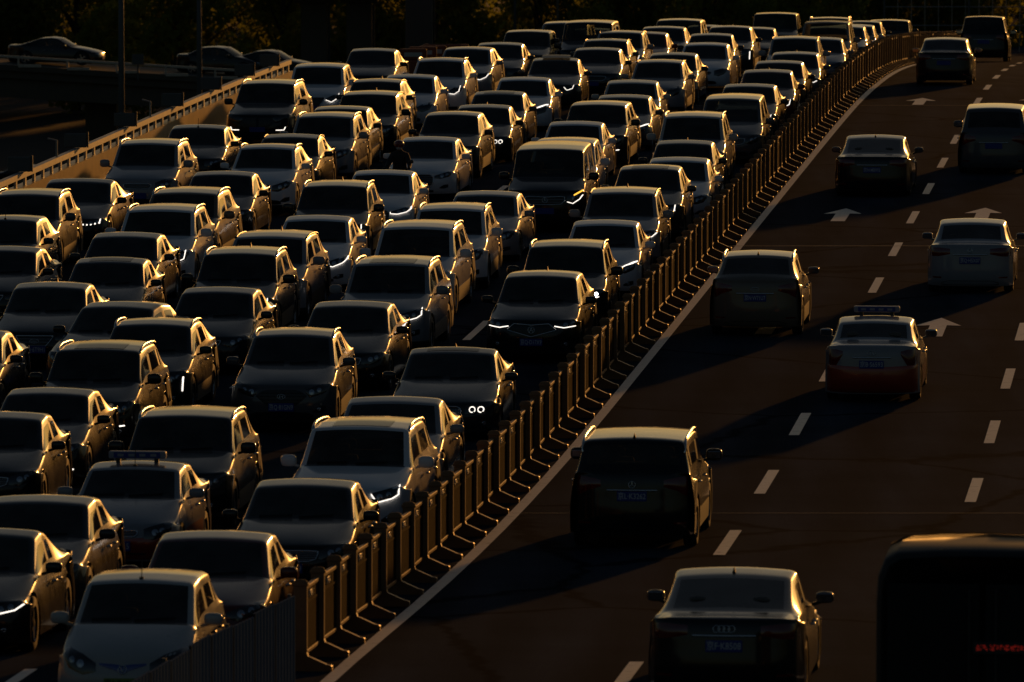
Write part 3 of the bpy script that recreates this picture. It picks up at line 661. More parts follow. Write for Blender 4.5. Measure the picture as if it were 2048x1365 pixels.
    # plates front and rear
    def mk_plate(front):
        zp = Z(.42) if front else (lerp(gc, s['zt'], .62) if s['tg'] < L - .35 else lerp(gc, s['zt'], .66)); y = None
        if front and fk == 'diamond': zp = Z(.36)
        p, n = hit(bvh, s, 0, zp, front)
        if p is None: return
        y = p.y + (-.03 if front else .03)
        mb = MB(); y0, y1 = sorted((y, y + (.045 if front else -.045))); mb.box(-.22, .22, y0, y1, zp - .07, zp + .07, bev=.008)
        o = mb.build('license_plate', M['green'] if plcol == 'green' else M['blue'], root)
        if plate and lod < 1:
            me = text_mesh(plate, .118, M['white'] if plcol != 'green' else M['dark'], 'plate_number')
            wd = max(v.co.x for v in me.vertices) - min(v.co.x for v in me.vertices); sc = min(1, .41 / max(wd, .01))
            for v in me.vertices: v.co.x *= sc
            t = link_mesh('plate_number', me, o); t.location = (0, y + (-.004 if front else .004), zp); t.rotation_euler = (R(90), 0, 0 if front else R(180))
    mk_plate(True); mk_plate(False)
    # tail lights
    zt = s['zt']; suvt = s['tg'] > L - .35
    for sg in (1, -1):
        mb = MB()
        if suvt: cols = [(sg * hw * .50, zt - .06, zt - .16), (sg * hw * .72, zt - .02, zt - .22), (sg * hw * .93, zt + .0, zt - .34)]
        else: cols = [(sg * hw * .46, zt - .09, zt - .20), (sg * hw * .72, zt - .07, zt - .25), (sg * hw * .93, zt - .08, zt - .26)]
        if taxi: cols = [(sg * hw * .60, zt - .10, zt - .16), (sg * hw * .74, zt - .07, zt - .36), (sg * hw * .93, zt - .08, zt - .40)]
        patch(mb, bvh, s, cols, front=False, off=.012, nz=3); mb.build('taillight', M['red'], root, True)
        if lod < 1:
            mb = MB(); patch(mb, bvh, s, [(sg * hw * .66, gc + .20, gc + .17), (sg * hw * .86, gc + .20, gc + .17)], front=False, off=.01, nz=1, nx=4); mb.build('reflector', M['red'], root, True)
    mb = MB()
    if lod < 2:
        stroke(mb, bvh, s, [(-.40 * hw, lerp(gc, zt, .76)), (.40 * hw, lerp(gc, zt, .76))], .028, front=False, off=.02); mb.build('chrome_strip', M['chrome'], root, True)
        mb = MB(); patch(mb, bvh, s, sym([(0, gc + .12, gc + .02), (.5 * hw, gc + .12, gc + .02), (.66 * hw, gc + .08, gc + .03)]), front=False, off=.006, nz=1); mb.build('rear_diffuser', M['plastic'], root, True)
        if emb and lod < 1:
            mb = MB()
            for st in emblem_strokes(emb, .05): stroke(mb, bvh, s, [(x, z + zt - .13) for x, z in st], .013, front=False, off=.02, step=.02)
            mb.build('rear_emblem', M['chrome'], root, True)
    # wheels
    wr = s['wr']
    for wy in (s['fo'] - L / 2, L / 2 - s['ro']):
        for sg in (1, -1):
            mb = MB(); xo = sg * (hw - .02); wd = .205
            prof = [(0, wr * .66), (-.01, wr * .70), (0, wr * .92), (-.02, wr * .985), (-.05, wr), (-wd + .04, wr), (-wd + .01, wr * .97), (-wd, wr * .7)]
            mb.lathe_x([(sg * x, r) for x, r in prof], (xo, wy, wr), 18 if lod < 2 else 12); wh = mb.build('wheel', M['tyre'], root, True)
            mb = MB(); mb.lathe_x([(sg * -.01, wr * .68), (sg * -.03, wr * .62), (sg * -.075, wr * .58)], (xo, wy, wr), 14)
            for k in range(5):
                a = 2 * math.pi * k / 5; c, sn = math.cos(a), math.sin(a)
                q = [(xo - sg * .02, wy + (c * r - sn * w_), wr + (sn * r + c * w_)) for r, w_ in ((.05, -.03), (wr * .64, -.045), (wr * .64, .045), (.05, .03))]
                mb.add(q, [(0, 1, 2, 3)])
            mb.lathe_x([(sg * -.008, .001), (sg * -.012, .06)], (xo, wy, wr), 8); mb.build('rim', M['rim'], wh, False)
    mb = MB(); mb.box(-hw * .74, hw * .74, -L / 2 + .35, L / 2 - .35, gc - .02, s['zc'] - .22, bev=.05); mb.build('underbody', M['under'], root)
    # mirrors
    for sg in (1, -1):
        ty = s['tc'] + .42 - L / 2; big = .02 if H > 1.6 else 0; zz = s['b0'] + .115
        mb = MB(); mb.sq((sg * (hw + .095), ty, zz), (.115 + big / 2, .065, .072 + big), 3.2, 12, 8); mb.tube([(sg * hw * .93, ty + .03, zz - .09), (sg * (hw + .05), ty + .01, zz - .055)], .022, 6)
        o = part('mirror', mb.mesh('mirror', M['paint'], True), root, True)
        mb = MB(); mb.box(sg * (hw + .095) - .095, sg * (hw + .095) + .095, ty + .055, ty + .068, zz - .052, zz + .052, bev=.005); mb.build('mirror_glass', M['lens'], o)
    # roof rails
    if rails:
        for sg in (1, -1):
            mb = MB(); n = 14; pts = []
            for k in range(n + 1):
                u = k / n; y = lerp(s['tw'] + .10, s['tr'] + .05, u) - L / 2; x = sg * hw * (s['rx'] + .012)
                h = bvh.ray_cast(Vector((x, y, 3)), Vector((0, 0, -1)))
                zz = (h[0].z if h[0] else H - .08) + (.065 * min(1, math.sin(math.pi * u) * 3.2) - .012 if rails == 1 else .018)
                pts.append((x, y, zz))
            mb.tube(pts, [.022] * (n + 1), 7); mb.build('roof_rail', M['rail'] if rails == 1 else M['trim'], root, True)
    if sunroof:
        mb = MB(); y0, y1 = s['tw'] + .12 - L / 2, s['tw'] + .85 - L / 2; X = np.linspace(-.42, .42, 9); Y = np.linspace(y0, y1, 6); V = []
        for x in X:
            for y in Y:
                h = bvh.ray_cast(Vector((x * hw / .9, y, 3)), Vector((0, 0, -1))); V.append((x * hw / .9, y, (h[0].z if h[0] else H) + (.006 if sunroof == 1 else .05 + .05 * (y - y0))))
        mb.add(V, [(i * 6 + k, (i + 1) * 6 + k, (i + 1) * 6 + k + 1, i * 6 + k + 1) for i in range(8) for k in range(5)]); mb.build('sunroof', M['glass'] if sunroof == 1 else M['trim'], root, True)
    if ant:
        mb = MB(); y = (s['tr'] - .15 if ant != 3 else s['tw'] + .12) - L / 2
        h = bvh.ray_cast(Vector((0, y, 3)), Vector((0, 0, -1))); z = h[0].z if h[0] else H
        if ant == 1: mb.add([(-.02, y - .09, z - .01), (.02, y - .09, z - .01), (.025, y + .06, z - .01), (-.025, y + .06, z - .01), (0, y + .04, z + .07), (0, y + .065, z + .065)], [(0, 1, 4), (1, 2, 5, 4), (2, 3, 5), (3, 0, 4, 5)])
        else: mb.tube([(0, y, z - .01), (0, y, z + .02)], .03, 6); mb.tube([(0, y, z), (0, y + .06, z + .22)], .006, 4)
        mb.build('antenna', M['trim'] if ant != 1 else M['plastic'], root, False)
    # wipers
    if lod < 1:
        for x0 in (-.55, .02):
            mb = MB(); pts = []
            for k in range(6):
                x = x0 * hw / .9 + k * .095; h = bvh.ray_cast(Vector((x, -L, s['zc'] + .03 + k * .004)), Vector((0, 1, 0)))
                if h[0]: pts.append(h[0] + h[1] * (-.012 if h[1].y > 0 else .012))
            if len(pts) > 2: mb.tube(pts, .009, 4); mb.build('wiper', M['trim'], root)
    # cabin
    if lod < 2:
        def seatm(x, y, zz, w=.25):
            mb = MB(); mb.box(x - w, x + w, y - .26, y + .22, zz, zz + .16, bev=.05)
            rm = Matrix.Rotation(R(-14), 3, 'X'); mb.box(-w, w, -.07, .07, 0, .58, rot=rm, at=(x, y + .26, zz + .12), bev=.05)
            o = mb.build('seat', M['seat'], root, False)
            for hx in ((x,) if w < .4 else (x - .38, x + .38)):
                hb = MB(); hb.sq((hx, y + .42, zz + .77), (.12, .05, .085), 3, 10, 6); hb.build('headrest', M['seat'], o, True)
        base = s['b0'] - .55; y1 = s['tw'] + .35 - L / 2
        seatm(-.37, y1, base); seatm(.37, y1, base); seatm(0, y1 + .92, base, .62)
        mb = MB(); yd = s['tc'] + .42 - L / 2; mb.box(-hw * .80, hw * .80, yd - .02, yd + .34, s['b0'] - .30, s['zc'] - .075, bev=.05); mb.build('dashboard', M['seat'], root)
        mb = MB(); c = Vector((.37, yd + .48, s['b0'] - .02)); ring = [c + Vector((.18 * math.cos(a), .06 * math.sin(a), .17 * math.sin(a))) for a in np.linspace(0, 2 * math.pi, 15)]
        mb.tube(ring, .014, 5, False); mb.build('steering_wheel', M['seat'], root)
        mb = MB(); mb.box(-.11, .11, s['tw'] - .12 - L / 2, s['tw'] - .10 - L / 2, H - .21, H - .15, bev=.005); mb.build('rear_view_mirror', M['trim'], root)
    if taxi:
        mb = MB(); patch(mb, bvh, s, sym([(0, Z(.60), Z(.05)), (.93 * hw, Z(.70), Z(.05))]), off=.004, nz=12); mb.build('front_bumper', M['stripe'], root, True)
        mb = MB(); patch(mb, bvh, s, sym([(0, lerp(gc, zt, .56), gc + .03), (.94 * hw, lerp(gc, zt, .60), gc + .03)]), front=False, off=.014, nz=12); mb.build('rear_bumper', M['stripe'], root, True)
        for sg in (1, -1):
            mb = MB(); V = []; ys = np.linspace(s['fo'] + .42 - L / 2, L / 2 - s['ro'] - .42, 10); zs = (gc + .04, gc + .2, lerp(gc, s['b0'], .52))
            for y in ys:
                for z in zs:
                    h = bvh.ray_cast(Vector((sg * 3, y, z)), Vector((-sg, 0, 0))); V.append((h[0].x + sg * .004, y, z))
            mb.add(V, [(i * 3 + k, (i + 1) * 3 + k, (i + 1) * 3 + k + 1, i * 3 + k + 1) for i in range(9) for k in range(2)]); mb.build('side_band', M['stripe'], root, True)
    return root
def get_proto(key):
    if key not in PROTOS:
        PROTOS[key] = build_proto(key)
    return PROTOS[key]
USED = set()
def copy_tree(o, parent=None):
    c = o.copy(); COL.objects.link(c); c.parent = parent; reg(c, parent)
    for ch in kids(o): copy_tree(ch, c)
    return c
PAINTCOL = dict(white=(.72, .72, .75), black=(.007, .007, .008), silver=(.26, .26, .28), grey=(.08, .08, .088), dark=(.022, .023, .027), maroon=(.10, .012, .012), brown=(.15, .115, .085), navy=(.015, .022, .055), beige=(.30, .24, .17), red=(.22, .012, .010), pearl=(.42, .41, .40))
def paint_tree(o, col):
    if o.get('p'): o.color = (*col, 1)
    for ch in kids(o): paint_tree(ch, col)
NAMES = {'sedan': 'sedan_car', 'lowsedan': 'sedan_car', 'oldsedan': 'sedan_car', 'suv': 'suv', 'bigsuv': 'suv', 'boxsuv': 'suv', 'cross': 'crossover_car', 'hatch': 'hatchback_car', 'mpv': 'minivan', 'van': 'passenger_van'}
CATS = {'sedan': 'car', 'lowsedan': 'car', 'oldsedan': 'car', 'suv': 'suv', 'bigsuv': 'suv', 'boxsuv': 'suv', 'cross': 'suv', 'hatch': 'car', 'mpv': 'minivan', 'van': 'van'}
def place_car(c, y, mk, paint, fk='bar', drl=None, plate=None, plcol='blue', rails=0, sun_=0, ant=0, emb=None, lod=None, rz=0.0, away=False, label='', group=None, name=None, cat=None, snapz=None):
    if lod is None: lod = 0 if y < 165 else (1 if y < 212 else 2)
    if lod > 0: plate = None
    if lod > 1: emb = None
    key = (mk, fk, drl, plate, plcol, rails, sun_, ant, emb, lod)
    pr = get_proto(key)
    if key not in USED: USED.add(key); o = pr
    else: o = copy_tree(pr)
    o.name = name or NAMES[mk]
    p = rp(c, y); sl = math.atan((gzs(y + 2) - gzs(y - 2)) / 4)
    o.location = p if snapz is None else Vector((p.x, p.y, snapz))
    o.rotation_euler = (sl if not away else -sl, 0, HEAD + rz + (math.pi if away else 0))
    paint_tree(o, PAINTCOL[paint])
    tag(o, label, cat or CATS[mk], group)
    return o
# ==== SCENE ====
# ------------------------------------------------------------------ the ground, the carriageways and their markings
def strip(name, c0, c1, y0, y1, z, m, step=4.0, parent=None, prof=None):
    n = max(1, int(math.ceil((y1 - y0) / step))); V = []; F = []
    for i in range(n + 1):
        y = lerp(y0, y1, i / n)
        for c in (c0, c1): V.append(rp(c, y, z))
    for i in range(n): F.append((2 * i, 2 * i + 1, 2 * i + 3, 2 * i + 2))
    return link_mesh(name, mesh_from(name, V, F, m), parent)
def bar_along(mb, c0, c1, z0, z1, y0, y1, step=4.0):
    n = max(1, int(math.ceil((y1 - y0) / step))); V = []; F = []
    for i in range(n + 1):
        y = lerp(y0, y1, i / n)
        for c, z in ((c0, z0), (c1, z0), (c1, z1), (c0, z1)): V.append(rp(c, y, z))
    for i in range(n):
        for k in range(4): k2 = (k + 1) % 4; F.append((4 * i + k, 4 * i + k2, 4 * i + 4 + k2, 4 * i + 4 + k))
    F += [(3, 2, 1, 0), tuple(4 * n + k for k in range(4))]
    mb.add(V, F)
mb = MB(); mb.add([(-3000, -800, -14.8), (3000, -800, -14.8), (3000, 6000, -14.8), (-3000, 6000, -14.8)], [(0, 1, 2, 3)])
tag(mb.build('ground', M['ground']), kind='structure')
tag(strip('road', -28.6, 5.5, -60, 620, 0.0, M['asphalt'], 4), kind='structure')
mb = MB(); bar_along(mb, -28.62, 5.52, -1.4, -.03, -60, 620, 8); tag(mb.build('bridge_deck', M['concrete']), kind='structure')
mb = MB()
for y in range(-40, 430, 28):
    for c in (-22, -2): 
        p = rp(c, y); mb.box(-1, 1, -.8, .8, -14.9, p.z - 1.3, at=(p.x, p.y, 0))
tag(mb.build('bridge_supports', M['concrete']), kind='structure')

def flat(mb, pts, z=.008):
    mb.add([rp(c, y, z) for c, y in pts], [tuple(range(len(pts)))])
mk_ = MB()
for (c0, c1, y0, y1) in ((-10.88, -10.70, 40, 420), (-.45, -.27, 40, 420), (-27.75, -27.6, 60, 420), (-11.95, -11.82, 60, 420)):
    n = int((y1 - y0) / 4)
    for i in range(n): flat(mk_, [(c0, y0 + 4 * i), (c1, y0 + 4 * i), (c1, y0 + 4 * i + 4), (c0, y0 + 4 * i + 4)])
edge = mk_.build('lane_edge_lines', M['marking']); tag(edge, kind='structure')
mk_ = MB()
tops = [135.9 + 10 * k for k in range(-9, 30)]
tops2 = [134.5 + 10 * k for k in range(-9, 30)]
for c, tt in ((-7.19, tops), (-3.79, tops2)):
    for t in tt: flat(mk_, [(c - .09, t - 4), (c + .09, t - 4), (c + .09, t), (c - .09, t)])
for c in (-14.65, -17.95, -21.2, -24.5):
    for k in range(-7, 28): t = 155.0 + 10 * k; flat(mk_, [(c - .08, t - 4.4), (c + .08, t - 4.4), (c + .08, t), (c - .08, t)])
tag(mk_.build('lane_dashes', M['marking']), kind='structure')
mk_ = MB()
for c, t in ((-8.93, 186.9), (-8.93, 235.8), (-8.9, 156.2), (-5.5, 155.7), (-5.55, 187.1), (-5.5, 236), (-8.9, 122), (-2.2, 187)):
    if t == 122: continue
    flat(mk_, [(c, t), (c - .46, t - 1.85), (c - .17, t - 1.75), (c - .17, t - 4.3), (c + .17, t - 4.3), (c + .17, t - 1.75), (c + .46, t - 1.85)])
tag(mk_.build('lane_arrows', M['marking']), kind='structure')
mk_ = MB()
for y in (118.6, 174.8, 231, 287):
    w2 = .012 if y < 150 else .035; flat(mk_, [(-28.3, y - w2), (5.4, y - w2), (5.4, y + w2), (-28.3, y + w2)], .014)
tag(mk_.build('expansion_joints', M['joint']), kind='structure')

# ------------------------------------------------------------------ right-hand parapet (out of frame) and left-hand parapet
mb = MB(); bar_along(mb, 5.0, 5.3, 0, .8, -20, 520, 6); tag(mb.build('right_parapet_wall', M['concrete']), 'low concrete parapet wall along the far right road edge', 'parapet')
PC = -28.15; WY0, WY1 = 60.0, 234.0
root = empty('parapet_wall', rp(PC, 150)); tag(root, 'sunlit concrete parapet with a steel rail left of the jammed lanes', 'parapet')
def off_to(root, o): o.parent = root; o.location = -root.location; reg(o, root)
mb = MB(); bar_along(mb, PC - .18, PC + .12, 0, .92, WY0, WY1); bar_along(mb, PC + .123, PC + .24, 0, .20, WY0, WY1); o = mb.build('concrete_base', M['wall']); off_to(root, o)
mb = MB(); bar_along(mb, PC - .06, PC + .08, 1.125, 1.26, WY0, WY1); o = mb.build('top_rail', M['galv']); off_to(root, o)
k = 0; y = WY0 + .6; bl = MB()
nb = int((WY1 - WY0) / 1.4)
for i in range(nb):
    y = WY1 - .4 - i * 1.4; b = MB() if i < 66 else bl
    bar_along(b, PC - .02, PC + .035, .922, 1.12, y, y + .20)
    if i < 66: o = b.build('rail_block', M['galv']); off_to(root, o)
if bl.V: o = bl.build('rail_block', M['galv']); o['kind'] = 'stuff'; off_to(root, o)
for i, y in enumerate([229.4, 223.5, 216, 208, 199, 190.4, 181.4, 172.5, 163.5, 154]):
    mb = MB(); p = rp(PC - .02, y); mb.box(-.30, .26, -.03, .03, 1.265, 1.62, at=p, bev=.04); mb.box(.263, .30, -.05, .05, 1.265, 1.65, at=p)
    o = mb.build('delineator_board', M['pole']); off_to(root, o)
for y in (203.5, 187):
    mb = MB(); p = rp(PC, y); mb.tube([p + Vector((0, 0, 1.26)), p + Vector((0, 0, 1.65)), p + Vector((-.22, 0, 1.7))], .03, 6); o = mb.build('rail_lamp', M['galv']); off_to(root, o)
mb = MB(); bar_along(mb, PC - .25, PC + .1, 0, .22, WY1 + .3, 470); tag(mb.build('kerb', M['concrete']), kind='structure')

# ------------------------------------------------------------------ central guardrail, one section per post
FC = -11.28; SEC = 1.84
def rail_section():
    root = empty('guardrail_section')
    mb = MB(); mb.box(-.085, .085, -.05, .05, .04, 1.06, bev=.012); post = mb.build('post', M['postp'], root)
    mb = MB(); mb.box(-.10, .10, -.062, .062, 1.06, 1.10, bev=.01); mb.sq((0, 0, 1.10), (.092, .056, .045), 2.6, 12, 6); mb.build('post_cap', M['postp'], post, True)
    mb = MB(); y0, y1 = .06, SEC - .06
    
    n = 13
    for i in range(n):
        y = lerp(y0 + .07, y1 - .07, i / (n - 1)); mb.box(-.011, .011, y - .046, y + .046, .22, .80)
    for y in (y0 + .02, y1 - .02): mb.box(-.016, .016, y - .016, y + .016, .14, .985)
    for i in range(7): y = lerp(y0 + .14, y1 - .14, i / 6); mb.box(-.009, .009, y - .10, y + .10, .825, .975)
    mb.box(-.02, .02, y0, y1, .80, .825); pn = mb.build('panel', M['panelp'], root)
    for nm_, z0, z1 in (('top_rail', .975, 1.025), ('bottom_rail', .17, .22)):
        mb = MB(); mb.box(-.028, .028, y0 - .01, y1 + .01, z0, z1, bev=.01); mb.build(nm_, M['gold'], pn)
    mb = MB()
    for i in range(3):
        for j in range(2): mb.sq((.02, SEC / 2 - .16 + i * .16, .87 + j * .055), (.010, .012, .012), 2.2, 8, 5)
    mb.box(.004, .018, SEC / 2 - .19, SEC / 2 + .19, .855, .94); mb.build('studs', M['galv'], pn, True)
    mb = MB()
    for sg in (1, -1):
        prof = [(0, .24), (.085, .23), (.10, .185), (.14, .17), (.33, .085), (.385, .075), (.40, .06), (.40, .0)]
        V = []; F = []
        for x, z in prof:
            for yy in (-.055, .055): V.append((sg * x, yy, z + .004))
        nq = len(prof)
        for i in range(nq - 1): F.append((2 * i, 2 * i + 1, 2 * i + 3, 2 * i + 2))
        b0 = len(V)
        for x, z in prof:
            for yy in (-.055, .055): V.append((sg * x, yy, .003))
        for i in range(nq - 1):
            F.append((2 * i, 2 * i + 2, b0 + 2 * i + 2, b0 + 2 * i)); F.append((2 * i + 1, 2 * i + 3, b0 + 2 * i + 3, b0 + 2 * i + 1))
        mb.add(V, F)
    mb.build('foot', M['gold'], root)
    return root
sec0 = rail_section(); yy = 94.8; first = True; k = 0
while yy < 400:
    o = sec0 if first else copy_tree(sec0); first = False
    p = rp(FC, yy); q = rp(FC, yy + SEC); o.location = p; o.rotation_euler = (math.atan((q.z - p.z) / SEC), 0, HEAD + R(random.uniform(-.9, .9)))
    tag(o, 'bronze post-and-panel section of the railing between the two carriageways', 'guardrail', 'railing sections between the carriageways')
    yy += SEC * math.cos(HEAD); k += 1
# grey ribbed boards fixed in front of the near end of the railing
cA, yA = pix(590, 1192, 1.16); cB, yB = pix(400, 1284, 1.16); cC, yC = pix(215, 1400, 1.16)
def bpt(u):
    if u < .5: return lerp(cA, cB, u * 2), lerp(yA, yB, u * 2)
    return lerp(cB, cC, u * 2 - 1), lerp(yB, yC, u * 2 - 1)
root = empty('ribbed_fence', rp(cB, yB)); tag(root, 'grey ribbed board fence covering the near end of the bronze railing', 'fence')
NB = 9
for b in range(NB):
    mb = MB(); V = []; F = []; n = 26
    for i in range(n + 1):
        u = (b + i / n * .985) / NB; c, y = bpt(u); p = rp(c, y); rib = .010 * (1 if (i % 4) in (1, 2) else 0)
        zt_ = 1.16 + .02 * math.sin(b * 2.1)
        V += [(p.x + rib, p.y, p.z + .04), (p.x + rib, p.y, p.z + zt_), (p.x + rib - .03, p.y, p.z + zt_), (p.x + rib - .03, p.y, p.z + .04)]
    for i in range(n):
        for q in range(4): F.append((4 * i + q, 4 * i + (q + 1) % 4, 4 * i + 4 + (q + 1) % 4, 4 * i + 4 + q))
    mb.add(V, F); o = mb.build('ribbed_board', M['board']); off_to(root, o)
for b in range(0, NB + 1, 3):
    c, y = bpt(b / NB); p = rp(c, y); mb = MB(); mb.box(-.09, -.045, -.03, .03, 0, 1.18, at=p); o = mb.build('post', M['pole']); off_to(root, o)

